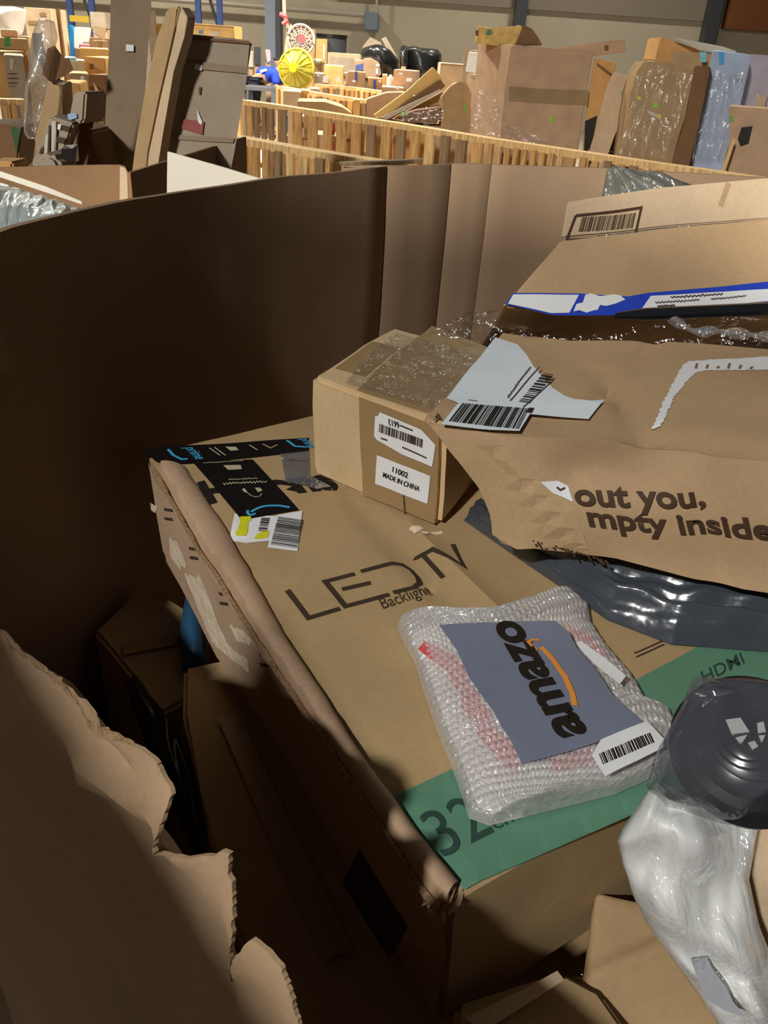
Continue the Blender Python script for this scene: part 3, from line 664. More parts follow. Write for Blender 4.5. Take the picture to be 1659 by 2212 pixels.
# dark glossy bag behind the leaning carton
Sg = Surf(Vector((.3, 1.28, 1.38)), Vector((0, -1, .25)))
gA = [Sg.px(*p) for p in ((1312, 365), (1300, 420), (1290, 470), (1292, 560))]; gB = [Sg.px(*p) for p in ((1318, 362), (1420, 372), (1510, 405), (1640, 470))]
tag(pillow('glossy_film_bag', gA, gB, Sg.n, .03, film('dark_film', c=(.16, .17, .15), base=.15, edge=.7, rough=.15, bump=1, bscale=30, milk=.75), fold=lambda u, v: .006*math.sin(v*26+u*5), rough=.006, freq=30, low=.03), 'crinkled dark glossy film bag sticking up behind the carton with printed barcode flap', 'plastic bag')
# ================================================================ DARK BAG UNDER THE BIG CARTON
bA = [on(x, y, .006) for x, y in ((1040, 1078), (1062, 1150), (1200, 1175), (1400, 1205), (1659, 1262), (1850, 1300))]
bB = [on(x, y, .001) for x, y in ((1002, 1124), (1110, 1200), (1225, 1278), (1310, 1338), (1450, 1392), (1659, 1408), (1850, 1415))]
tag(pillow('dark_poly_bag', bA, bB, tn, .022, DARKP, nu=140, nv=44, fold=lambda u, v: .0048*math.sin(v*19+2*math.sin(u*7))+.0026*math.sin(v*43+u*9)+.0015*math.sin(u*60+v*9), rough=.003, freq=26, low=.0, seed=3), 'dark glossy poly bag squashed flat between the big carton and the television carton', 'plastic bag')
# ================================================================ BUBBLE WRAP PARCEL
Z9 = lambda pts: [(820+x*.4099, 1280+y*.4099) for x, y in pts]
LA = Z9([(150, 150), (90, 185), (120, 250), (190, 380), (230, 520), (300, 720), (380, 920), (430, 1060), (470, 1190), (580, 1228), (700, 1190)])
LB = Z9([(300, 175), (800, 150), (930, 70), (1010, 20), (1100, 90), (1112, 180), (1200, 320), (1330, 480), (1400, 600), (1520, 650), (1588, 780), (1560, 900), (1440, 975), (1240, 1065), (1000, 1125), (800, 1175)])
t = thing('bubble_wrap_parcel', on(1180, 1560, .001), 'bubble-wrapped parcel with a grey mailer insert lying on the television carton', 'parcel')
def bub(u, v):
    a, b = u*40+1.1*noise.noise(Vector((u*5, v*5, 1))), v*36+1.1*noise.noise(Vector((u*5, v*5, 7))); b2 = b+(.5 if int(a) % 2 else 0); f = max(0, 1-((a % 1-.5)**2+(b2 % 1-.5)**2)*4.6); return .0030*math.sqrt(f)-.0012
gA = [on(x, y, .002) for x, y in LA]; gB = [on(x, y, .002) for x, y in LB]
pillow('bubble_wrap', gA, gB, tn, .021, BUB, t, nu=264, nv=240, fold=bub, rough=.003, freq=24, low=.0, power=.32)
cen = on(1180, 1560)
shr = lambda L, k, h: [on(x, y, h).lerp(cen+tn*h, k) for x, y in L]
pillow('padding_core', shr(LA, .10, .003), shr(LB, .10, .003), tn, .0105, card('foam_white', rgb((226, 220, 214)), bump=.4), t, nu=40, nv=24, rough=.002, low=0, power=.3)
SC = Surf(on(1180, 1560, .0134), tn, crumpler(.0012, 30, 0, 1, 3), step=.006)
for q in (Z9([(200, 300), (240, 260), (400, 330), (480, 450), (450, 470), (330, 400)]), Z9([(360, 330), (430, 420), (760, 900), (700, 950), (560, 800), (380, 480)]), Z9([(880, 850), (1120, 800), (1150, 900), (930, 940)]), Z9([(960, 170), (1100, 220), (1200, 330), (1130, 340), (1040, 270)])):
    SC.poly('red_print', q, RED, t, 1, jag=.003)
sgf = crumpler(.0022, 18, .0004, 60, 4)
SG = Surf(on(1180, 1560, .0262), tn, sgf, step=.006, eps=.0007)
ins = SG.poly('grey_mailer', Z9([(310, 182), (600, 165), (930, 150), (1000, 210), (1040, 290), (1140, 400), (1230, 540), (1385, 700), (1130, 800), (750, 905), (690, 790), (590, 620), (470, 460), (400, 310)]), GREYP, t)
SG.text('lettering', 'amazo', (1268, 1590), (1112, 1344), (1184, 1606), INK, ins, lift=3, bold=.035)
SG.strokes('smile_mark', [Z9([(850, 300), (920, 370), (985, 460), (1022, 545), (1035, 610)])], .0034, ORANGE, ins, 3)
SG.strokes('smile_mark', [Z9([(842, 262), (800, 262), (780, 272), (800, 292), (828, 318)])], .0020, ORANGE, ins, 3)
lb = SG.poly('barcode_label', Z9([(1112, 872), (1160, 790), (1400, 700), (1490, 795), (1482, 845), (1180, 978)]), WHITE, t, 3)
SG.barcode('barcode', (1299, 1659), (1408, 1617), (1290, 1637), 26, INK, lb, 4.5)
SG.poly('barcode_label', Z9([(1035, 272), (1062, 262), (1180, 350), (1295, 450), (1265, 495), (1140, 390), (1080, 330)]), WHITE, t, 3)
# ================================================================ LOWER RIGHT: bagged goods
ZD = .415
t = thing('vented_dome', P(1620, 1615, ZD), 'round black plastic dome with a white spoked vent inside a clear bag', 'plastic part')
dn_ = (-ray(1600, 1640)+UP*.5).normalized(); dc = P(1620, 1612, ZD)-dn_*.008; u_ = dn_.orthogonal().normalized(); v_ = dn_.cross(u_)
bm = bmesh.new(); rings = []
for k in range(17):
    th = k/16; rr = .038*math.sin(th*math.pi/2)+(.0015*math.cos(th*40)); hh = .022*math.cos(th*math.pi/2)
    rings.append([bm.verts.new(dc+(u_*math.cos(2*math.pi*i/48)+v_*math.sin(2*math.pi*i/48))*max(rr, .0005)+dn_*hh) for i in range(48)])
for a, b in zip(rings, rings[1:]):
    for i in range(48): bm.faces.new((a[i], a[(i+1) % 48], b[(i+1) % 48], b[i]))
bm.faces.new(rings[0]); ex = [bm.verts.new(v.co-dn_*.014) for v in rings[-1]]
for i in range(48): bm.faces.new((rings[-1][i], rings[-1][(i+1) % 48], ex[(i+1) % 48], ex[i]))
bm.faces.new(ex[::-1]); link('dome_shell', bm, DGLASS, t)
SV = Surf(dc+dn_*.0215, dn_, None, step=.02)
Z1 = lambda pts: [(1200+x*.3762, 1380+y*.3762) for x, y in pts]
for q in ([(975, 470), (1060, 458), (1112, 540), (1010, 552)], [(1030, 572), (1100, 556), (1070, 602), (1050, 598)], [(1155, 490), (1192, 480), (1205, 540), (1160, 547)], [(1163, 560), (1202, 558), (1182, 602)], [(1103, 602), (1140, 590), (1162, 622), (1130, 642)]):
    bm = prism([SV.px(*p) for p in Z1(q)], dn_*.002); link('vent_opening', bm, WPLAS, t)
for rr in (.0125, .0165):
    c = SV.px(1616, 1590); link('vent_ring', tube([c+(u_*math.cos(a*.2618)+v_*math.sin(a*.2618))*rr for a in range(25)], .0007, 6), DGLASS, t)
# clear bag over it
gA = [P(x, y, .415) for x, y in ((1490, 1482), (1470, 1530), (1420, 1620), (1395, 1700), (1440, 1745), (1500, 1765), (1560, 1778))]
gB = [P(x, y, .415) for x, y in ((1500, 1480), (1580, 1484), (1700, 1488), (1850, 1560), (1850, 1700), (1700, 1740), (1600, 1785))]
tag(pillow('clear_poly_bag', gA, gB, dn_, .034, film('grey_clear_film', c=(.16, .17, .21), base=.06, edge=.40, rough=.12, bump=.4, bscale=14, milk=.32), nu=60, nv=40, power=.4, fold=lambda u, v: .0016*math.sin(v*16+u*6), rough=.003, freq=22, low=.02), 'clear bag stretched over the round black dome', 'plastic bag')
wn = (-ray(1500, 1950)).normalized()
wA = [P(x, y, z) for x, y, z in ((1405, 1700, .42), (1345, 1790, .42), (1333, 1815, .42), (1345, 1870, .425), (1370, 1930, .43), (1400, 1990, .43), (1440, 2050, .43), (1480, 2110, .43), (1530, 2180, .42), (1590, 2280, .42))]
wB = [P(x, y, z) for x, y, z in ((1480, 1750, .42), (1600, 1740, .42), (1640, 1780, .42), (1618, 1900, .42), (1640, 2000, .42), (1680, 2100, .42), (1725, 2200, .42), (1780, 2290, .42))]
t = thing('white_goods_bag', P(1500, 1980, .45), 'clear bag of white wrapped goods with creases at lower right, below the black dome', 'plastic bag')
pillow('white_contents', wA, wB, wn, .020, WPLAS, t, nu=60, nv=40, fold=lambda u, v: .004*math.sin(v*9+u*11)+.004*math.sin(u*21-v*7)*(1-u*.3), rough=.010, freq=18, low=.02, seed=4)
pillow('clear_bag', [p+wn*.001 for p in wA], [p+wn*.001 for p in wB], wn, .028, film('bag_film', c=(.85, .92, .9), base=.08, edge=.55, rough=.1, bump=.9, bscale=20, milk=.05), t, nu=70, nv=46, fold=lambda u, v: .004*math.sin(v*9+u*11)+.004*math.sin(u*21-v*7)*(1-u*.3)+.0012*math.sin(v*37+u*13), rough=.010, freq=18, low=.022, seed=4)
SW = Surf(P(1520, 2080, .41), wn, crumpler(.002, 20, 0, 1, 1), step=.01)
SW.poly('grey_print', Z1([(780, 1840), (870, 1830), (1010, 2080), (1080, 2160), (960, 2130), (850, 2060)]), card('grey_print', rgb((150, 152, 160))), t, 1, jag=.002)
tag(link('leaning_tan_carton', (lambda bm: (dice(bm, (CR, CU), .02), bm)[1])(prism([P(x, y, .46) for x, y in ((1585, 1700), (1960, 1600), (1960, 2300), (1690, 2300), (1640, 2130), (1605, 1900))], FW*.12, .003)), K_light, None, crumpler(.004, 9, .001, 30, 8)), 'tan carton at the far right beside the bag of white goods', 'carton')
# ================================================================ BELOW THE TV
kn = (UP+Vector((0, -.35, 0))).normalized()
kA = [hit(x, y, P(1290, 1940, .50), kn) for x, y in ((1287, 1931), (1277, 1982), (1262, 2095), (1250, 2180), (1235, 2290))]
kB = [hit(x, y, P(1290, 1940, .50), kn) for x, y in ((1300, 1934), (1369, 1948), (1560, 1990), (1640, 2120), (1640, 2290))]
tag(pillow('kraft_envelope', kA, kB, kn, .006, K, fold=lambda u, v: .004*math.exp(-((u-.52)*16)**2), rough=.003, freq=18, low=.006, power=.3), 'creased brown kraft envelope beneath the bag of white goods', 'envelope')
filmstrip('clear_film', [(1255, 2105), (1290, 2098), (1325, 2115), (1345, 2160)], [(1215, 2150), (1260, 2260), (1330, 2260), (1352, 2260)], .475, .47, 'scrap of clear film at the lower corner of the kraft envelope', nu=30, nv=10, amp=.008, seed=9)
def deep(name, label, px, z, h, mat, seed, pxs=None, cat='carton', sag=0):
    pts = [atz(x, y, z) for x, y in px]; bm = prism(pts, -UP*h, .004); dice(bm, (Vector((1, 0, 0)), Vector((0, 1, 0)), UP), .03)
    t = thing(name, (pts[0].x, pts[0].y, z-h), label, cat); link('box_body', bm, mat, t, crumpler(.005, 5, .001, 18, seed))
    Sx = Surf(pts[0], UP, None, step=.1, eps=.006)
    return t, Sx
t, s_ = deep('buried_carton', 'wide brown carton under the television carton, in deep shadow', [(392, 1545), (395, 1440), (700, 1380), (1200, 1500), (1400, 1900), (1250, 2300), (760, 2420), (640, 2230), (500, 1990), (430, 1700)], 1.03, .45, K, 31)
s_.poly('tape', [(470, 1560), (520, 1560), (760, 2060), (700, 2090)], BROWNT, t, 1)
t, s_ = deep('buried_carton', 'small brown carton in the dark beyond the torn near wall', [(205, 1365), (320, 1255), (420, 1330), (420, 1500), (345, 1545)], .98, .5, K, 32)
s_.poly('tape', [(262, 1400), (380, 1380), (385, 1400), (268, 1425)], BROWNT, t, 1)
t, s_ = deep('buried_carton', 'low brown carton at the very bottom of the picture, below the television carton', [(990, 2160), (1215, 2085), (1300, 2130), (1420, 2300), (1250, 2480), (930, 2480)], 1.10, .5, K, 33)
s_.poly('carton_flap', [(1000, 2212), (1125, 2152), (1200, 2110), (1215, 2130), (1100, 2205), (1040, 2240)], K_light, t, 1)
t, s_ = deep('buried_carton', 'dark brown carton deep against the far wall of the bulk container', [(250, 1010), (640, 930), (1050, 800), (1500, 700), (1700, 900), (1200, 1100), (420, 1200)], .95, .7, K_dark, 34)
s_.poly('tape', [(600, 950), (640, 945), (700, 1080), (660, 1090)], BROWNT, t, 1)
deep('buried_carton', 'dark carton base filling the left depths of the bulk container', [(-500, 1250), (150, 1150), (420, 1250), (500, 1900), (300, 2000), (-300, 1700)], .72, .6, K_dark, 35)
tag(pillow('blue_pouch', [atz(x, y, 1.0) for x, y in ((400, 1290), (385, 1380), (395, 1450))], [atz(x, y, 1.0) for x, y in ((430, 1290), (455, 1380), (445, 1450))], UP, .03, plain('dark_blue', rgb((40, 80, 110)), rough=.4), nu=16, nv=12, low=.03), 'dark blue pouch wedged beside the torn side of the television carton', 'pouch')
tag(pillow('black_plastic_bag', [atz(x, y, .99) for x, y in ((270, 1480), (330, 1620), (400, 1780), (450, 1900))], [atz(x, y, .99) for x, y in ((300, 1470), (385, 1600), (440, 1740), (490, 1890))], UP, .03, TRASH, nu=40, nv=16, fold=lambda u, v: .004*math.sin(v*12+u*20), rough=.006, low=.05), 'glinting black plastic bag sunk between the torn wall and the brown cartons', 'plastic bag')
# ================================================================ NEIGHBOURING CONTAINER AND TALL CARTONS ON THE LEFT
t = thing('neighbour_container', aty(130, 400, 1.9)*1, 'dark inner wall of the neighbouring bulk container at upper left, pale taped end', 'bulk box'); t.location.z = 0
q3, n_, o_ = quadpx([(-300, 366), (0, 359), (130, 357), (256, 358), (268, 362), (274, 372), (277, 560), (-300, 560)], 1.9, 6)
for p in q3[-2:]: p.z = 0
bm = prism(q3, n_*.008); dice(bm, (n_.cross(UP), UP), .06); nf_ = crumpler(.004, 4, .001, 16, 3); link('container_wall', bm, K_dark, t, nf_)
sN = Surf(o_, -n_, nf_, step=.05, eps=.001); sN.poly('pale_edge_tape', [(257, 361), (268, 364), (273, 374), (277, 445), (259, 445)], K_light, t, 1)
a, b = q3[0], q3[5]
for p, nm in ((b, 'container_wall'),):
    link(nm, prism([Vector((p.x, p.y, p.z)), Vector((p.x+.1, p.y+.9, p.z)), Vector((p.x+.1, p.y+.9, 0)), Vector((p.x, p.y, 0))], Vector((.008, 0, 0))), K_dark, t)
mA = [aty(x, y, 1.12) for x, y in ((-60, 380), (0, 397), (100, 430), (178, 456))]; mB = [aty(x, y, .98) for x, y in ((-80, 540), (0, 520), (60, 500), (172, 470))]
mn = (mA[3]-mA[0]).cross(mB[0]-mA[0]).normalized(); mn = mn if mn.dot(EYE-mA[1]) > 0 else -mn
t = thing('silver_mailer', mA[1]-UP*.05, 'shiny silver ribbed insulated mailer at the left edge beside the bulk container', 'mailer')
pillow('foil_body', mA, mB, mn, .012, SILVER, t, nu=90, nv=40, fold=lambda u, v: .003*abs(math.sin(u*26+v*3))+.001*math.sin(u*60), rough=.004, freq=30, low=.01)
sheet('white_flap', [[p+mn*.008+UP*.002 for p in mA], [p+mn*.012+UP*(.006 if 0 < i < 3 else .002) for i, p in enumerate(mA)]], GREYW, t, thick=.001, sub=2)
carton('pale grey board sheet leaning against the bulk container, left of the fence', [(362, 328), (460, 356), (556, 384), (640, 400), (640, 1230), (356, 1230)], 1.75, GREYW, .006, 4, 0, name='board_sheet', cat='board', bev=.001, wrinkle=.002)
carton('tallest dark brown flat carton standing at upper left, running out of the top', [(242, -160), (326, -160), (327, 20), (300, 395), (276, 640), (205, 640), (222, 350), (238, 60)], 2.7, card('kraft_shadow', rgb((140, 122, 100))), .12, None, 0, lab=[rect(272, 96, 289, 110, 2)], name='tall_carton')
tt = carton('narrow tan carton leaning to the right between two wide tall cartons', [(360, 20), (390, 13), (378, 60), (345, 200), (318, 330), (305, 500), (262, 500), (290, 330), (313, 200), (340, 80)], 2.45, K, .02, -12, 0, name='tall_carton')
q3, n_, o_ = quadpx([(391, 14), (405, 38), (398, 80), (375, 155), (350, 300), (330, 430), (322, 520), (305, 520), (320, 330), (347, 200), (379, 60)], 2.45, -12)
link('carton_side', prism(q3, n_*.05, .002), K_light, tt)
carton('wide tall carton with a red smudge, right of the leaning one', [(397, 73), (470, 80), (545, 89), (532, 180), (505, 330), (480, 470), (350, 470), (372, 240)], 2.55, K_gry, .14, None, 0, name='tall_carton', lab=[[(422, 138), (437, 141), (435, 153), (420, 150)]],
       printing=[([(388, 130), (538, 145), (534, 160), (386, 146)], card('band_dull', rgb((146, 128, 108)), rough=.5)), ([(372, 290), (505, 298), (502, 308), (370, 300)], card('band_dull', rgb((146, 128, 108)), rough=.5)), ([(394, 256), (440, 262), (436, 290), (390, 276)], card('red_smudge', rgb((150, 84, 78)))), ([(425, 237), (436, 262), (433, 270), (427, 262)], WHITE), ([(428, 190), (434, 186), (432, 204), (428, 204)], K_brn), ([(445, 318), (450, 318), (446, 345), (443, 345)], K_brn), ([(398, 78), (540, 90), (539, 96), (398, 84)], K_brn)])
tt = carton('crushed tall carton under torn stretch film, left of the tallest carton', [(62, 60), (68, 100), (80, 140), (105, 178), (130, 178), (134, 250), (140, 470), (84, 470), (72, 260), (64, 180)], 2.6, K, .15, 10, name='tall_carton', wrinkle=.02)
q3, n_, o_ = quadpx([(105, 110), (122, 106), (140, 132), (150, 130), (158, 155), (135, 172), (112, 178), (98, 165), (103, 132)], 2.5, 20)
link('torn_flap', prism(q3, n_*.01), K_brn, tt, crumpler(.012, 9, .003, 30, 2))
fA = [aty(x, y, 2.5) for x, y in ((78, 60), (66, 90), (62, 130), (70, 170), (60, 300))]; fB = [aty(x, y, 2.5) for x, y in ((95, 42), (118, 48), (125, 80), (112, 130), (76, 300))]
tag(pillow('stretch_film', fA, fB, Vector((.1, -1, .2)), .05, film('hazy_film', c=(.8, .78, .75), base=.12, edge=.5, rough=.2, bump=1, bscale=9, milk=.22), rough=.03, freq=8, low=.03), 'ballooning milky stretch film over the crushed tall carton', 'plastic film')
carton('grey-faced box with a bit of tape, wedged left of the tallest carton', [(158, 198), (186, 198), (182, 262), (174, 270), (146, 260)], 2.35, K_gry, .10, -14, name='carton', printing=[([(149, 246), (168, 245), (170, 255), (150, 262)], card('blue_tape_glare', rgb((150, 180, 210)), rough=.3))])
carton('dark open box side wedged right of the grey-faced box', [(187, 197), (212, 212), (200, 300), (190, 372), (165, 372), (176, 262)], 2.4, K_brn, .08, 25)
carton('white printed box with grey block letters leaning behind the dark container wall', [(108, 250), (160, 266), (130, 340), (116, 372), (58, 372), (85, 310)], 2.3, K_gry, .10, 6,
       printing=[([(112, 262), (122, 260), (121, 335), (112, 335)], GREYW), ([(99, 292), (106, 285), (104, 332), (96, 330)], GREYW), ([(126, 266), (133, 268), (130, 280), (125, 278)], WHITE), ([(135, 268), (152, 272), (149, 284), (134, 280)], INK_S), ([(125, 293), (142, 297), (139, 309), (122, 305)], INK_S), ([(120, 262), (126, 262), (122, 335), (118, 335)], INK_S), ([(90, 318), (96, 312), (94, 328), (84, 330)], INK_S), ([(106, 270), (110, 268), (108, 330), (103, 330)], INK_S)])
carton('rounded brown paper lump at the foot of the white printed box', [(70, 352), (88, 338), (110, 334), (128, 346), (138, 372), (66, 372)], 2.15, K_gry, .12, 0, name='paper_bundle', cat='paper', wrinkle=.012, bev=.012)
tag(link('black_clip', box(aty(134, 345, 2.1), aty(158, 320, 2.1)+Vector((0, .03, 0))), DGLASS, None, crumpler(.01, 30, 0, 1, 1)), 'small black plastic bit lying right of the printed box', 'plastic part')
carton('dark brown low box behind the rounded paper lump', [(140, 270), (190, 285), (205, 330), (222, 372), (128, 372)], 2.5, K_brn, .2, 0)
carton('green-trimmed brown carton at the far left edge', [(0, 268), (25, 270), (48, 277), (34, 372), (-40, 372), (-40, 268)], 2.8, K_brn, .2, 8, printing=[([(28, 272), (47, 277), (42, 300), (36, 330), (30, 300), (24, 280)], card('green_trim', rgb((60, 90, 60))))])
carton('yellow-brown board edge at the very left above the dark container wall', [(-30, 348), (28, 349), (28, 372), (-30, 372)], 2.2, K_org, .1, 0, name='board_sheet', cat='board')
# ================================================================ PALLET FENCES
G = 'wooden pallets stood on edge as pen fences'
fence([(522, 214), (600, 225), (700, 240), (860, 264), (1060, 297), (1230, 322), (1420, 350), (1659, 384)], 1.05,
      ['pallet at the left end of the long fence, beside the wide tall carton', 'second pallet of the long fence, below the yellow fan', 'long-fence pallet in front of the white box and colourful printed box', 'long-fence pallet below the long leaning carton', 'long-fence pallet in front of the tall double-taped carton', 'long-fence pallet below the lone upright kraft board', 'rightmost pallet of the long fence, below the film-wrapped loads'], [5, 3, 5, 6, 9, 7, 9], G, 3)
fence([(500, 291), (650, 318), (860, 352)], 1.05, ['nearer low pallet beside the wide tall carton, left half', 'nearer low pallet just behind the bulk container rim'], [6, 6], G, 20)
fence([(600, 184), (690, 200), (800, 216)], 1.05, ['distant pallet directly under the yellow fan', 'distant pallet just left of the big open brown carton'], [8, 8], G, 30)
fence([(680, 180), (770, 188), (866, 201)], 1.05, ['farthest pallet left of the white paper tag', 'farthest pallet below the stacked cartons with blue tape'], [8, 8], G, 40)
fence([(-30, 211), (52, 213)], 1.05, ['short pallet at the far left under the printed carton'], [7], G, 50)
# debris board on the rim line behind the container
carton('thin weathered board lying behind the bulk container rim', [(732, 353), (850, 347), (912, 343), (912, 352), (850, 356), (735, 360)], 4.1, W_C, .05, 0, name='wooden_board', cat='board', bev=.001)
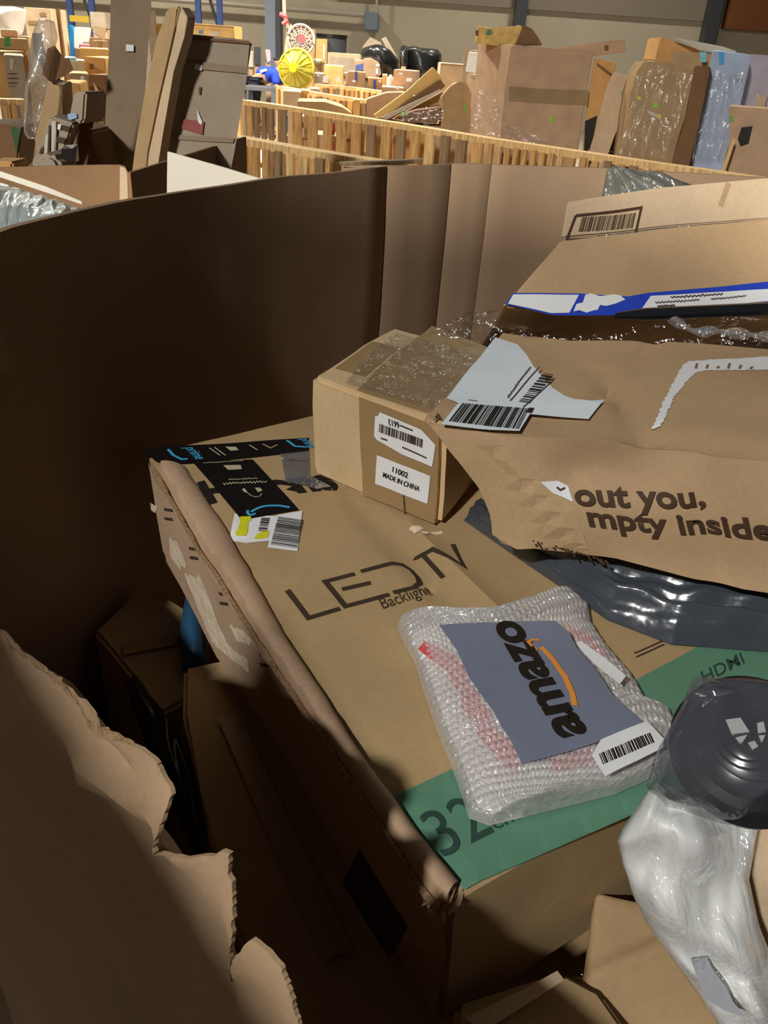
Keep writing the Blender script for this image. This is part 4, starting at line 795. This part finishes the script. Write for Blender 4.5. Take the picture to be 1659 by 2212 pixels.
# ================================================================ BACKGROUND CARTONS  (label, rect or polygon, distance, material, thickness, yaw ...)
def pack(items):
    for it in items:
        lb, pts, D, mat = it[:4]; kw = it[4] if len(it) > 4 else {}
        carton(lb, pts, D, mat, kw.pop('th', .4), **kw)
pack([
 # upper left
 ('tan carton with a dark right face high at upper left', (50, 15, 105, 0), 11.5, K_light, dict(yaw=-8, tape=[rect(60, 45, 80, 52), rect(85, 28, 100, 33)])),
 ('dark side-on carton right of the high tan carton', (105, 18, 126, 0), 11.6, K_brn, dict(yaw=10)),
 ('orange-brown open carton with a green stripe at far left', (-20, 80, 57, 104), 8.4, K, dict(printing=[(rect(10, 81, 22, 101), card('green_stripe', rgb((70, 150, 90))))])),
 ('small open carton with flaps on the green-striped one', (0, 63, 36, 80), 8.6, K_pink, {}),
 ('yellow-brown carton edge on the left pallet pen', (-20, 110, 58, 210), 7.4, K_org, dict(tape=[rect(0, 111, 57, 118)])),
 ('greyish carton with four lines of small print in the left pen', (8, 118, 50, 0), 7.1, K_gry, dict(printing=[(rect(18, 158, 36, 160), INK_S), (rect(16, 168, 40, 170), INK_S), (rect(18, 178, 38, 180), INK_S), (rect(18, 186, 36, 187), INK_S), ([(20, 125), (30, 127), (27, 150), (23, 150)], GREYW)])),
 ('bright blue board standing behind the crushed carton', [(127, 51), (160, 55), (160, 126), (150, 118), (138, 98), (130, 75)], 12, BLUE, dict(th=.03, name='board_sheet', cat='board')),
 ('white poster board right of the blue board', [(160, 58), (198, 60), (192, 92), (178, 90), (170, 105), (160, 104)], 11.8, WHITE, dict(th=.03, name='board_sheet', cat='board')),
 ('pinkish flap board tucked behind the open brown carton', [(198, 54), (230, 57), (226, 88), (212, 80), (200, 70)], 11.6, K_light, dict(th=.03, name='board_sheet', cat='board')),
 ('grey-tan carton high under the blue rack', (193, 25, 226, 60), 14, K_gry, dict(yaw=-12, th=.8)),
 ('dusky crate below the grey-tan carton', (176, 80, 236, 108), 12.5, K_brn, {}),
 ('pink and blue small box in the left heap', (170, 95, 193, 104), 10, card('pinkblue', rgb((210, 150, 190))), {}),
 ('open-topped tan carton left of the tallest carton', (180, 122, 226, 165), 9, K_org, dict(yaw=-6, printing=[(rect(194, 138, 202, 150), K_brn)])),
 ('pale flap carton behind the open-topped tan one', (172, 103, 234, 124), 9.6, K_yel, {}),
 ('white carton with aqua top in the left heap', (140, 124, 164, 152), 8.6, GREYW, dict(printing=[(rect(140, 124, 164, 129), card('aqua', rgb((130, 200, 220))))])),
 ('plain tan carton between the aqua one and the open-topped one', (164, 130, 182, 158), 8.5, K_light, {}),
 ('orange-brown carton below the aqua one', [(132, 180), (150, 178), (170, 190), (172, 0.0), (130, 0.0)] if 0 else (132, 178, 172, 0), 6.4, K_org, dict(yaw=12)),
 ('brown carton with a small white bottle shape in front', (150, 158, 190, 196), 7.4, K, dict(printing=[(rect(174, 165, 182, 190), WHITE)])),
 ('dark recess carton right of the white bottle shape', (190, 160, 228, 0), 7.0, K_brn, dict(yaw=-5)),
 ('golden wedge of card by the tallest carton', [(201, 175), (210, 190), (220, 214), (208, 206)], 6.0, K_yel, dict(th=.04, name='board_sheet', cat='board')),
 ('tan upright carton tight behind the tallest carton', (318, 22, 336, 120), 7.5, K_light, {}),
 ('pale carton right behind the leaning narrow carton', (330, 50, 352, 200), 7.8, K_yel, {}),
 ('bright tan carton with round blue marks above the wide tall carton', (411, 50, 505, 0), 11, K_yel, dict(yaw=-3, printing=[(rect(430, 66, 440, 74), card('blue_mark', rgb((110, 130, 180)))), (rect(455, 68, 476, 77), GREYW)], tape=[rect(412, 52, 505, 56, 6)])),
 # centre
 ('slim dark monitor-like box behind the person', (549, 101, 563, 140), 16.5, DKSTEEL, dict(th=.2)),
 ('pink-flecked white box behind the person', [(573, 107), (584, 108), (585, 132), (577, 136)], 16.3, card('pinkwhite', rgb((224, 190, 200))), dict(th=.1)),
 ('pale small box left of the slim dark box', (536, 110, 548, 145), 16.6, GREYW, dict(th=.2)),
 ('tan slab carton leaning behind the steel column', [(617, 80), (628, 50), (633, 60), (630, 125), (612, 125)], 15, K_light, dict(th=.2)),
 ('tall tan carton behind the grey fan', (660, 62, 681, 0), 16.2, K_org, dict(th=.3)),
 ('tall shiny carton with film glare right of the fans', (683, 83, 707, 0), 15.4, K_org, dict(th=.3, printing=[(rect(698, 95, 701, 128), WHITE)])),  # white stripe painted for the film glare, not print
 ('long low carton with a grey face in mid background', (708, 113, 780, 0), 14.4, K_pink, dict(yaw=-3)),
 ('flat grey carton propped on the long low carton', (712, 121, 766, 158), 14.0, K_gry, dict(th=.05)),
 ('tan carton with two paper labels left of centre', (700, 140, 742, 184), 12.8, K_yel, dict(yaw=3, lab=[rect(698, 165, 709, 178, 1)])),
 ('grey-brown carton under the small shiny bag', (678, 128, 698, 184), 13.4, K_gry, dict(lab=[rect(683, 144, 689, 150)])),
 ('small brown carton squeezed beside the fan rim', (680, 158, 700, 0), 12.4, K_gry, dict(lab=[rect(684, 160, 690, 165)])),
 ('open brown carton with flap beside the white tag', [(742, 158), (762, 156), (762, 185), (745, 184), (748, 172)], 12.3, K_pink, dict(th=.3)),
 ('tan carton with purple-blue tape strip', (752, 154, 790, 0), 12.1, K, dict(yaw=4, printing=[(rect(767, 154, 771, 175), BLUET), (rect(761, 173, 768, 178), WHITE)])),
 ('carton with a blue printed panel on the heap', (766, 130, 790, 156), 13.2, K_pink, dict(printing=[([(768, 141), (785, 137), (785, 152), (768, 152)], card('blue_panel', rgb((86, 104, 170))))])),
 ('rounded brown carton dotted with labels left of the first rubbish bag', [(785, 128), (800, 126), (818, 136), (824, 160), (812, 172), (785, 168)], 13.0, K_pink, dict(lab=[rect(812, 138, 820, 143), rect(812, 148, 817, 160)], th=.5)),
 ('low brown carton with a blue stripe edge near centre', (795, 168, 828, 0), 11.6, K, dict(yaw=3, printing=[(rect(807, 173, 812, 200), BLUET), (rect(817, 172, 823, 178), WHITE)])),
 ('small tan carton beside the white bottle', (826, 161, 837, 184), 11.5, K_yel, {}),
 ('squarish tan carton below the second rubbish bag', (851, 150, 900, 0), 11.2, K_pink, dict(yaw=-6, lab=[rect(862, 157, 870, 160), rect(878, 168, 890, 176)])),
 ('tiny carton sitting on the squarish tan carton', (867, 144, 877, 153), 11.5, K_light, dict(th=.1)),
 ('flat carton strip in front of the squarish carton', (825, 187, 872, 0), 10.8, K_pink, dict(lab=[rect(856, 188, 862, 193)])),
 ('brown triangular carton flap behind the first rubbish bag', [(783, 100), (800, 80), (823, 92), (825, 106), (784, 112)], 15.2, K_gry, dict(th=.05, name='board_sheet', cat='board')),
 ('tall pointed grey board right of the first rubbish bag', [(823, 84), (833, 79), (855, 118), (868, 150), (852, 140)], 14.6, K_gry, dict(th=.04, name='board_sheet', cat='board')),
 ('wide brown carton right of the second rubbish bag', (952, 136, 1036, 0), 10.2, K_light, dict(yaw=3, tape=[rect(952, 137, 1034, 141, 6)])),
 ('tan carton standing behind the white foam board', (1003, 107, 1040, 140), 9.6, K_light, {}),
 ('bright white foam board propped by the tall double-taped carton', [(1012, 111), (1049, 115), (1043, 162), (1004, 154)], 8.6, WHITE, dict(yaw=-37, th=.03, name='foam_board', cat='board')),
 # inside the pens
 ('open shallow carton with splayed flaps behind the long fence', [(642, 219), (700, 220), (740, 232), (760, 245), (760, 300), (645, 300)], 8.9, K, dict(th=.5)),
 ('crumpled white paper sheet on the splayed-flap carton', [(682, 230), (706, 219), (728, 236), (712, 240)], 9.05, WHITE, dict(th=.02, name='paper_sheet', cat='paper', lean=40, sup=False)),
 ('pale kraft sheet beside the crumpled white paper', [(724, 238), (742, 229), (760, 248), (735, 247)], 9.0, K_yel, dict(th=.02, name='paper_sheet', cat='paper', lean=40, sup=False)),
 ('tan carton left of the yellow fan foot', (612, 196, 650, 0), 9.6, K_light, {}),
 ('narrow upright carton behind the long fence, under the fan', (650, 195, 672, 0), 9.9, K_yel, {}),
 ('pale carton block just right of the fan foot', (668, 191, 690, 0), 10.1, K_light, {}),
 ('white television box glimpsed between fence slats', (642, 250, 656, 296), 7.9, WHITE, dict(th=.3, printing=[(rect(646, 264, 655, 276), INK), (rect(645, 282, 652, 290), INK_S)])),
 ('blue plastic jug glimpsed between fence slats', (611, 244, 622, 292), 7.9, BLUE, dict(th=.12, name='plastic_jug', cat='jug', bev=.03)),
 ('colourful printed box glimpsed between fence slats', (704, 258, 724, 290), 7.9, card('multicolour', rgb((190, 80, 90)), var=.8, scale=14), dict(th=.3, printing=[(rect(704, 258, 723, 267), GREYW)])),
 ('red-lettered carton low behind the fence slats', (668, 290, 726, 0), 7.8, K_light, dict(printing=[(rect(672, 308, 685, 314), RED), (rect(702, 306, 722, 322), RED)])),
 ('long brown carton wall right of the distant pallet', [(791, 215), (835, 201), (870, 200), (900, 210), (900, 300), (792, 300)], 8.2, K_pink, dict(th=.3)),
 ('upright white-edged carton post beside the brown carton wall', (764, 215, 778, 0), 8.8, K_yel, dict(th=.2)),
 ('mess of torn brown card behind the long fence, below the leaning carton', (850, 276, 940, 0), 7.6, K_org, dict(wrinkle=.03, name='card_scrap')),
 ('brown broken carton with clear wrap and a green sticker', [(862, 250), (900, 238), (950, 232), (960, 262), (880, 268)], 7.6, K_brn, dict(th=.3, printing=[(rect(866, 241, 876, 248), card('green_dot', rgb((130, 210, 70))))])),
 # right side
 ('crumpled kraft carton with a green scribble left of the tall double-taped carton', [(954, 218), (966, 195), (985, 182), (1000, 186), (1018, 205), (1014, 300), (1000, 420), (960, 420), (950, 290)], 7.45, K, dict(th=.3, wrinkle=.05, printing=[([(1002, 226), (1006, 226), (1005, 243), (1002, 243)], card('green_scribble', rgb((120, 190, 60))))])),
 ('deep shadowed end panel of the double-taped carton load', (1060, 97, 1110, 0), 7.12, K_pink, dict(th=.02)) if 0 else ('kraft tube carton lying on top behind the tall double-taped carton', [(1180, 106), (1262, 96), (1268, 94), (1350, 85), (1352, 113), (1275, 122), (1262, 118), (1185, 120)], 7.1, K_pink, dict(th=.12, printing=[(rect(1306, 98, 1314, 110), K_brn)], sup=False)),
 ('tan upright carton with black lower half, leaning right of the double-taped carton', [(1284, 125), (1334, 136), (1320, 175), (1296, 260), (1268, 420), (1254, 420), (1262, 270)], 6.65, K_org, dict(th=.15, printing=[([(1264, 262), (1290, 250), (1278, 320), (1262, 330)], INK), ([(1290, 135), (1322, 160), (1320, 166), (1290, 142)], K_brn)])),
 ('black strapped item behind the lone upright kraft board', [(1318, 246), (1344, 258), (1342, 330), (1296, 330), (1300, 280)], 6.52, DGLASS, dict(th=.2, name='black_case', cat='case', wrinkle=.02)),
 ('lone upright kraft board curved at its left edge', [(1326, 155), (1370, 170), (1352, 235), (1325, 300), (1285, 420), (1265, 420), (1272, 330), (1296, 250), (1310, 190)], 6.25, K_light, dict(th=.04, name='board_sheet', cat='board', printing=[(rect(1343, 196, 1349, 207), card('green_mark', rgb((120, 170, 90))))])),
 ('tan carton on top of the film-wrapped load', [(1428, 80), (1518, 109), (1508, 160), (1415, 132)], 6.65, K_org, dict(th=.5, yaw=-4)),
 ('film-wrapped leaning tan carton with yellow and green stickers', [(1390, 134), (1430, 132), (1500, 152), (1480, 250), (1450, 346), (1440, 430), (1330, 430), (1342, 330), (1362, 200), (1374, 160)], 5.99, K, dict(th=.25, yaw=0, wrinkle=.012, printing=[(rect(1411, 223, 1420, 233), card('green_sticker', rgb((140, 214, 60)))), (rect(1376, 210, 1383, 218), YEL), ([(1400, 238), (1430, 250), (1428, 258), (1398, 244)], GREYW), (rect(1422, 246, 1429, 256), YEL)])),
 ('dark brown narrow side carton between the wrapped tan carton and the blue-white stack', [(1500, 142), (1536, 144), (1520, 220), (1490, 350), (1480, 430), (1442, 430), (1452, 345), (1482, 250)], 5.99, K_brn, dict(th=.3)),
 ('blue-white carton stack under glossy stretch film', [(1538, 110), (1622, 118), (1600, 240), (1560, 345), (1550, 440), (1482, 440), (1492, 350), (1524, 200)], 6.25, card('bluewhite', rgb((170, 186, 214))), dict(th=.4, wrinkle=.012, printing=[(rect(1553, 112, 1564, 140), BLUE), (rect(1590, 165, 1604, 177), STEEL), (rect(1513, 112, 1526, 135), card('aqua', rgb((110, 170, 190))))])),
 ('pale board lid on the blue-white stack', [(1452, 80), (1560, 100), (1594, 112), (1540, 114), (1510, 108)], 6.52, GREYW, dict(th=.03, name='board_sheet', cat='board')),
 ('lavender-grey carton at the right edge', [(1620, 116), (1760, 128), (1760, 400), (1575, 400), (1595, 240)], 6.65, card('lavender', rgb((176, 168, 178))), dict(th=.4, lab=[rect(1634, 205, 1650, 230)])),
 ('dark kraft carton in the lower right corner of the background', [(1573, 229), (1720, 240), (1720, 440), (1570, 440), (1560, 385), (1578, 300)], 5.65, K_pink, dict(th=.3, printing=[([(1602, 275), (1626, 272), (1618, 310), (1600, 316), (1594, 300)], INK), (rect(1575, 250, 1585, 262), card('green_mark', rgb((120, 170, 60))))])),
 ('thin wooden strip leaning in front of the dark kraft carton', [(1583, 300), (1589, 302), (1562, 386), (1554, 384)], 5.45, W_B, dict(th=.03, name='wooden_strip', cat='board', sup=False)),
 ('small pale carton poking up behind the dark kraft carton', (1636, 204, 1659, 235), 6.52, K_light, dict(th=.2)),
])
# the large carton with two tape bands: lit left face and shaded front face are one box
t = thing('tall_carton', aty(1150, 300, 5.4), 'huge upright carton with tape bands in the right background, small bamboo-print box on top', 'carton'); t.location.z = 0
o_ = aty(1105, 98, 6.6); r_ = aty(1282, 116, 6.6); n_ = Vector((0, 1, 0)); L_ = aty(1033, 82, 7.4)
z0 = o_.z; pts = [Vector((o_.x, 6.6, z0)), Vector((r_.x, 6.6, z0)), Vector((r_.x+.05, 7.5, z0)), Vector((L_.x, 7.4, z0))]
bm = prism(pts, -UP*z0, .008); dice(bm, (Vector((1, 0, 0)), UP), .15); bf = crumpler(.012, 2.5, .003, 10, 13); link('box_body', bm, K_pink, t, bf)
sB = Surf(Vector((0, 6.6, 0)), Vector((0, -1, 0)), bf, step=.1, eps=.003)
ln_ = (pts[0]-pts[3]); sC = Surf(pts[0], Vector((-abs(ln_.y), -abs(ln_.x), 0)) if ln_.x > 0 else Vector((-abs(ln_.y), abs(ln_.x), 0)), bf, step=.1, eps=.003)
BT2 = card('band_tape', rgb((150, 128, 96)), rough=.35)
sB.poly('tape_band', [(1102, 187), (1272, 196), (1268, 228), (1100, 218)], BT2, t, 1)
sB.poly('green_sticker', rect(1186, 252, 1194, 264), card('green_dot', rgb((130, 210, 70))), t, 2)
bmS = [(1035, 57), (1058, 60), (1108, 58), (1122, 53), (1130, 80), (1105, 100), (1028, 94)]
carton('small crumpled bamboo-print box on top of the huge upright carton', bmS, 6.9, card('bamboo', rgb((216, 180, 110)), var=.3, scale=20), .3, printing=[([(1054, 64), (1060, 62), (1066, 72), (1058, 76), (1050, 74)], GREEN), (rect(1029, 66, 1035, 78), K_brn)], wrinkle=.02, sup=False)
carton('dark glossy torn flap beside the bamboo-print box', [(1128, 54), (1146, 64), (1172, 102), (1110, 98)], 6.85, K_brn, .06, name='carton_flap', wrinkle=.02, sup=False)
# long leaning carton over the fence: bright top and shaded lower half put into the card colours
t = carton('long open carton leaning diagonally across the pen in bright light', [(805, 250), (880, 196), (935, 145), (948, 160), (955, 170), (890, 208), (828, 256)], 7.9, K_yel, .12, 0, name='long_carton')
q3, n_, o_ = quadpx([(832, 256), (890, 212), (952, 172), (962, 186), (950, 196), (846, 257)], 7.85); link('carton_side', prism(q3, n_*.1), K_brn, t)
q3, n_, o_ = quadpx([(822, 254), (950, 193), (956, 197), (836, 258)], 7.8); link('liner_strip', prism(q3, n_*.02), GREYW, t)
carton('brown carton wedge below the long leaning carton', [(850, 256), (958, 197), (966, 262), (880, 268)], 8.0, K, .1, 0)
# rubbish bags
def bag(label, A, B, D, seed, mat=TRASH, name='rubbish_bag', cat='rubbish bag'):
    pa = [aty(x, y, D) for x, y in A]; pb = [aty(x, y, D) for x, y in B]
    return (support(label, pa+pb, Vector((0, 1, 0)), .4, min(p.z for p in pa+pb)+.04), tag(pillow(name, pa, pb, Vector((0, -1, 0)), .35, mat, nu=30, nv=24, rough=.06, freq=4, low=.3, seed=seed), label, cat))[1]
bag('black rubbish bag bulging at the back wall, left one', [(800, 98), (784, 104), (778, 118), (792, 140), (812, 175)], [(820, 97), (845, 110), (862, 130), (862, 160), (835, 178)], 13.8, 2)
bag('black rubbish bag at the back wall, wider right one', [(880, 100), (866, 110), (864, 140), (875, 172)], [(900, 102), (945, 106), (954, 118), (952, 162), (930, 175)], 13.2, 7)
bag('slim shiny dark green bag between the two black rubbish bags', [(868, 98), (864, 105), (862, 165)], [(876, 98), (886, 105), (880, 168)], 13.0, 9)
bag('white glare of stretch-wrapped goods at upper left', [(-20, 14), (-20, 50), (-20, 82)], [(30, 14), (52, 20), (44, 80)], 10.5, 4, plain('white_wrap', rgb((240, 240, 238)), rough=.25, bump=.8, bscale=6), 'wrapped_goods', 'wrapped goods')
bag('small clear shiny bag on the grey-brown carton', [(678, 128), (676, 134), (684, 140)], [(690, 128), (696, 132), (690, 140)], 13.2, 5, SILVER, 'clear_bag', 'plastic bag')
# dark drum with green band
c = aty(716, 100, 16); t = thing('dark_drum', (c.x, 16, 0), 'dark round drum with a green label behind the cartons', 'drum')
ht = aty(716, 80, 16).z; link('drum_body', tube([(c.x, 16, 0), (c.x, 16, ht)], .26, 24), DKSTEEL, t); link('green_label', tube([(c.x, 16, ht*.62), (c.x, 16, ht*.86)], .265, 24), GREEN, t); link('lid', tube([(c.x, 16, ht), (c.x, 16, ht+.04)], .275, 24), TRASH, t)
# white bottle
c = aty(843, 180, 11.3); t = thing('white_bottle', (c.x, 11.3, c.z-.1), 'white bottle standing among the small cartons', 'bottle'); zt = aty(843, 161, 11.3).z
link('bottle_body', tube([(c.x, 11.3, c.z-.1), (c.x, 11.3, zt-.03), (c.x, 11.3, zt-.02)], [.045, .045, .02], 14), WHITE, t); link('cap', tube([(c.x, 11.3, zt-.02), (c.x, 11.3, zt)], .022, 10), GREYW, t)
for i, (q, nm) in enumerate((([(722, 169), (731, 164), (736, 174), (726, 179)], 'cream paper tag tilted on the far pallet'), ([(698, 164), (709, 166), (708, 179), (697, 178)], 'white square paper tag hanging on the far pallet'))):
    p, n_, o_ = quadpx(q, 11.6); tag(link('paper_tag', prism(p, n_*.01), WHITE), nm, 'tag')
# the table and person behind the yellow fan
a, b = aty(527, 185, 15.2), aty(600, 195, 15.2)
t = thing('work_table', ((a.x+b.x)/2, 15.4, 0), 'work table at the person in the blue shirt', 'table'); zt = a.z
link('table_top', box((a.x, 15.0, zt-.05), (b.x+.1, 15.7, zt)), plain('table_grey', rgb((90, 90, 96))), t)
for x in (a.x+.03, b.x+.05):
    for y in (15.03, 15.65): link('leg', box((x, y, 0), (x+.04, y+.04, zt-.05)), DKSTEEL, t)
def skin(name, pts, edges, mat, parent):
    me = bpy.data.meshes.new(name); me.from_pydata([Vector(p[:3])-parent.location for p in pts], edges, [])
    o = bpy.data.objects.new(name, me); C.objects.link(o); o.parent = parent
    o.modifiers.new('s', 'SKIN'); 
    for i, p in enumerate(pts): me.skin_vertices[0].data[i].radius = (p[3], p[3]*(p[4] if len(p) > 4 else 1))
    me.skin_vertices[0].data[0].use_root = True
    o.modifiers.new('d', 'SUBSURF').levels = 2; o.modifiers['d'].render_levels = 2
    me.materials.append(mat); 
    dg = bpy.context.evaluated_depsgraph_get(); m2 = bpy.data.meshes.new_from_object(o.evaluated_get(dg)); o.modifiers.clear(); o.data = m2
    for p in m2.polygons: p.use_smooth = True
    return o
hp = aty(552, 178, 15.9); sh = aty(596, 160, 15.8); hd = aty(594, 138, 15.8); X0 = hp.x; Y0 = 15.9
t = thing('person', (X0, Y0, 0), 'person in a royal blue shirt bending over the table behind the yellow fan', 'person')
skin('body', [(X0, Y0, .92, .15, .8), (X0+.2, Y0-.02, sh.z-.05, .13), (sh.x-.03, Y0, sh.z, .14), (sh.x+.06, Y0, sh.z+.07, .055), (hd.x+.04, Y0, hd.z, .085), (hd.x+.05, Y0, hd.z+.09, .075),
    (X0, Y0-.1, .85, .1), (X0-.03, Y0-.12, .5, .07), (X0, Y0-.12, .1, .05), (X0+.1, Y0-.12, .05, .045), (X0, Y0+.1, .85, .1), (X0-.03, Y0+.12, .5, .07), (X0, Y0+.12, .1, .05), (X0+.1, Y0+.12, .05, .045),
    (sh.x, Y0-.17, sh.z-.02, .06), (sh.x+.04, Y0-.24, sh.z-.27, .045), (sh.x+.12, Y0-.3, sh.z-.42, .033), (sh.x+.16, Y0-.32, sh.z-.48, .035), (sh.x, Y0+.17, sh.z-.02, .06), (sh.x+.06, Y0+.24, sh.z-.27, .045), (sh.x+.14, Y0+.2, sh.z-.42, .033), (sh.x+.18, Y0+.18, sh.z-.48, .035)],
    [(0, 1), (1, 2), (2, 3), (3, 4), (4, 5), (0, 6), (6, 7), (7, 8), (8, 9), (0, 10), (10, 11), (11, 12), (12, 13), (2, 14), (14, 15), (15, 16), (16, 17), (2, 18), (18, 19), (19, 20), (20, 21)], SKIN, t)
for k in range(4):
    for s_, yy in ((-1, -.32), (1, .18)):
        b0 = Vector((sh.x+(.16 if s_ < 0 else .18), Y0+yy, sh.z-.50)); link('finger', tube([b0+Vector((0, (k-1.5)*.017, 0)), b0+Vector((.02, (k-1.5)*.018, -.04)), b0+Vector((.03, (k-1.5)*.018, -.07))], [.009, .008, .006], 6), SKIN, t)
skin('shirt', [(X0, Y0, .95, .175, .85), (X0+.2, Y0-.02, sh.z-.04, .155), (sh.x-.03, Y0, sh.z, .165), (sh.x+.03, Y0, sh.z+.04, .08), (sh.x, Y0-.17, sh.z-.02, .085), (sh.x+.03, Y0-.22, sh.z-.17, .07), (sh.x, Y0+.17, sh.z-.02, .085), (sh.x+.04, Y0+.22, sh.z-.17, .07)], [(0, 1), (1, 2), (2, 3), (2, 4), (4, 5), (2, 6), (6, 7)], SHIRT, t)
skin('trousers', [(X0, Y0, .9, .165, .85), (X0, Y0-.1, .82, .115), (X0-.03, Y0-.12, .5, .09), (X0, Y0-.12, .12, .07), (X0, Y0+.1, .82, .115), (X0-.03, Y0+.12, .5, .09), (X0, Y0+.12, .12, .07)], [(0, 1), (1, 2), (2, 3), (0, 4), (4, 5), (5, 6)], JEANS, t)
skin('hair', [(hd.x+.02, Y0, hd.z+.04, .095), (hd.x+.03, Y0, hd.z+.10, .085)], [(0, 1)], HAIR, t)
SQ = Surf(Vector((0, Y0-.19, 0)), Vector((0, -1, 0)), None, step=1, eps=.002)
# white print on the shirt
SQ.poly('shirt_print', [(561, 152), (575, 148), (577, 153), (563, 157)], WHITE, t)
# fans
def ring(c, nrm, rad, thick, mat, name, parent, seg=40):
    u = nrm.orthogonal().normalized(); v = nrm.cross(u)
    return link(name, tube([c+(u*math.cos(a*2*math.pi/seg)+v*math.sin(a*2*math.pi/seg))*rad for a in range(seg+1)], thick, 8, cap=False), mat, parent)
def fan(px, py, D, rpx, label, ring_m, disc_m, hub_m, yaw, solid):
    c = aty(px, py, D); rad = (aty(px+rpx, py, D)-c).length; n = Vector((math.sin(R(yaw)), -math.cos(R(yaw)), .12)).normalized()
    t = thing('drum_fan', (c.x, D+.3, 0), label, 'fan'); ring(c, n, rad, .02, ring_m, 'guard_ring', t); u = n.orthogonal().normalized(); v = n.cross(u)
    if solid:
        bm = bmesh.new(); R_ = []
        for k in range(9):
            f = k/8; R_.append([bm.verts.new(c+(u*math.cos(2*math.pi*i/48)+v*math.sin(2*math.pi*i/48))*max(.004, rad*f)+n*(.10*math.cos(f*math.pi/2)+(.008*math.cos(2*math.pi*i/48*12)*f))) for i in range(48)])
        for a, b in zip(R_, R_[1:]):
            for i in range(48): bm.faces.new((a[i], a[(i+1) % 48], b[(i+1) % 48], b[i]))
        bm.faces.new(R_[0]); bk_ = [bm.verts.new(v_.co-n*.02) for v_ in R_[-1]]
        for i in range(48): bm.faces.new((R_[-1][i], R_[-1][(i+1) % 48], bk_[(i+1) % 48], bk_[i]))
        bm.faces.new(bk_[::-1]); link('cover', bm, disc_m, t)
    else:
        for k in range(6): ring(c, n, rad*(k+.5)/6, .006, ring_m, 'guard_ring', t)
        for k in range(5):
            a = k*2*math.pi/5; d = u*math.cos(a)+v*math.sin(a); e = n.cross(d)
            link('blade', prism([c+d*.07-e*.04, c+d*rad*.8-e*.1, c+d*rad*.88+e*.08, c+d*.07+e*.05], n*-.012+e*.0), disc_m, t)
        link('motor_housing', tube([c-n*.05, c-n*.3], .12, 16), disc_m, t)
    for k in range(16):
        a = k*math.pi/8; d = u*math.cos(a)+v*math.sin(a); link('guard_spoke', tube([c+n*(.105 if solid else .03)+d*.06, c+n*(.075 if solid else .03)+d*rad*.55, c+n*.01+d*rad], .005, 5), ring_m, t)
    link('hub', tube([c+n*.08, c+n*.14], .055, 20), hub_m, t)
    b = c-n*.32; link('stand', tube([b, Vector((b.x, b.y, .05))], .03, 10), DKSTEEL, t); link('base', tube([(b.x, b.y, 0), (b.x, b.y, .05)], .28, 24), DKSTEEL, t)
    link('drum_shell', tube([c, c-n*.3], rad, 40, cap=False) if 0 else tube([c-n*.02, c-n*.16, c-n*.26], [rad*.985, rad*.8, .1], 40), DKSTEEL if solid else STEEL, t)
    return t
fan(640, 149, 12.2, 38, 'yellow-covered round drum fan in the middle of the background', plain('fan_rim', rgb((190, 180, 60))), plain('fan_yellow', rgb((190, 182, 62)), rough=.22, bump=.15, bscale=5), plain('fan_hub', rgb((240, 220, 20))), -12, True)
fan(650, 86, 13.4, 28, 'grey drum fan with a red centre above and behind the yellow one', plain('pale_metal', rgb((190, 180, 166))), card('tan_fan', rgb((176, 150, 126))), RED, 12, False)
p_ = [aty(x, y, 14.6) for x, y in ((604, 30), (618, 36), (622, 44), (610, 52))]
tag(link('hose_reel_valve', tube(p_, .03, 8), RED), 'small red pipe valve beside the steel column', 'valve')
p_ = [aty(x, y, 14.7) for x, y in ((613, -20), (614, 30), (622, 60), (620, 110))]
tag(link('drop_pipe', tube(p_, .03, 8), WALLM), 'pale drop pipe right of the steel column', 'pipe')
# pallet racking
def rack(xs, D, label):
    base = aty(xs[0], 40, D); t = thing('pallet_rack', (base.x, D, 0), label, 'pallet rack')
    ps = []
    for x in xs:
        q = aty(x, 40, D); ps.append(q.x); link('upright', box((q.x-.05, D, 0), (q.x+.05, D+.1, 6)), RBLUE, t)
    for k in range(4): link('brace', tube([(ps[0], D+.05, 1.2+k*1.2), (ps[1], D+.05, .2+k*1.2)] if 0 else [(ps[0], D+.05, 2.8+k*1.3-1.3), (ps[1], D+.05, 1.5+k*1.3-1.3)], .03, 6), DKSTEEL, t)
    return t
t = rack([152, 199], 17.5, 'blue pallet rack frame at upper left behind the cartons')
a, b = aty(152, 38, 17.4), aty(194, 43, 17.4); link('beam', box((a.x, 17.35, a.z-.06), (b.x, 17.42, a.z+.04)), RYEL, t)
rack([428, 474], 18, 'blue pallet rack frame above the bright tan carton')
rack([332, 333.5], 18.4, 'blue rack post between the two tallest cartons') if 0 else None
# shiny film remnants hung over the right-hand loads
def bgfilm(A, B, D, label, amp=.03):
    rows = []; ta = [aty(x, y, D) for x, y in A]; ba = [aty(x, y, D*.995) for x, y in B]
    for j in range(13): rows.append([interp(ta, i/30).lerp(interp(ba, i/30), j/12)+noise.noise_vector(Vector((i*.35, j*.45, D)))*amp for i in range(31)])
    return tag(sheet('stretch_film', rows, WRAP, None, thick=0, sub=1, ang=180), label, 'plastic film')
bgfilm([(1375, 160), (1430, 140), (1492, 160)], [(1340, 330), (1400, 340), (1450, 345)], 5.85, 'stretch film wound round the leaning tan carton with stickers')
bgfilm([(1530, 150), (1570, 150), (1606, 160)], [(1490, 345), (1530, 345), (1562, 345)], 6.1, 'glinting stretch film over the blue-white stack')
bgfilm([(1035, 190), (1060, 200), (1090, 260), (1170, 300)], [(1018, 280), (1050, 300), (1090, 320), (1200, 330)], 6.45, 'thin film trailing across the foot of the huge upright carton')
bgfilm([(870, 238), (910, 236), (955, 232)], [(865, 262), (910, 266), (960, 262)], 7.45, 'clear film over the broken carton with green sticker')
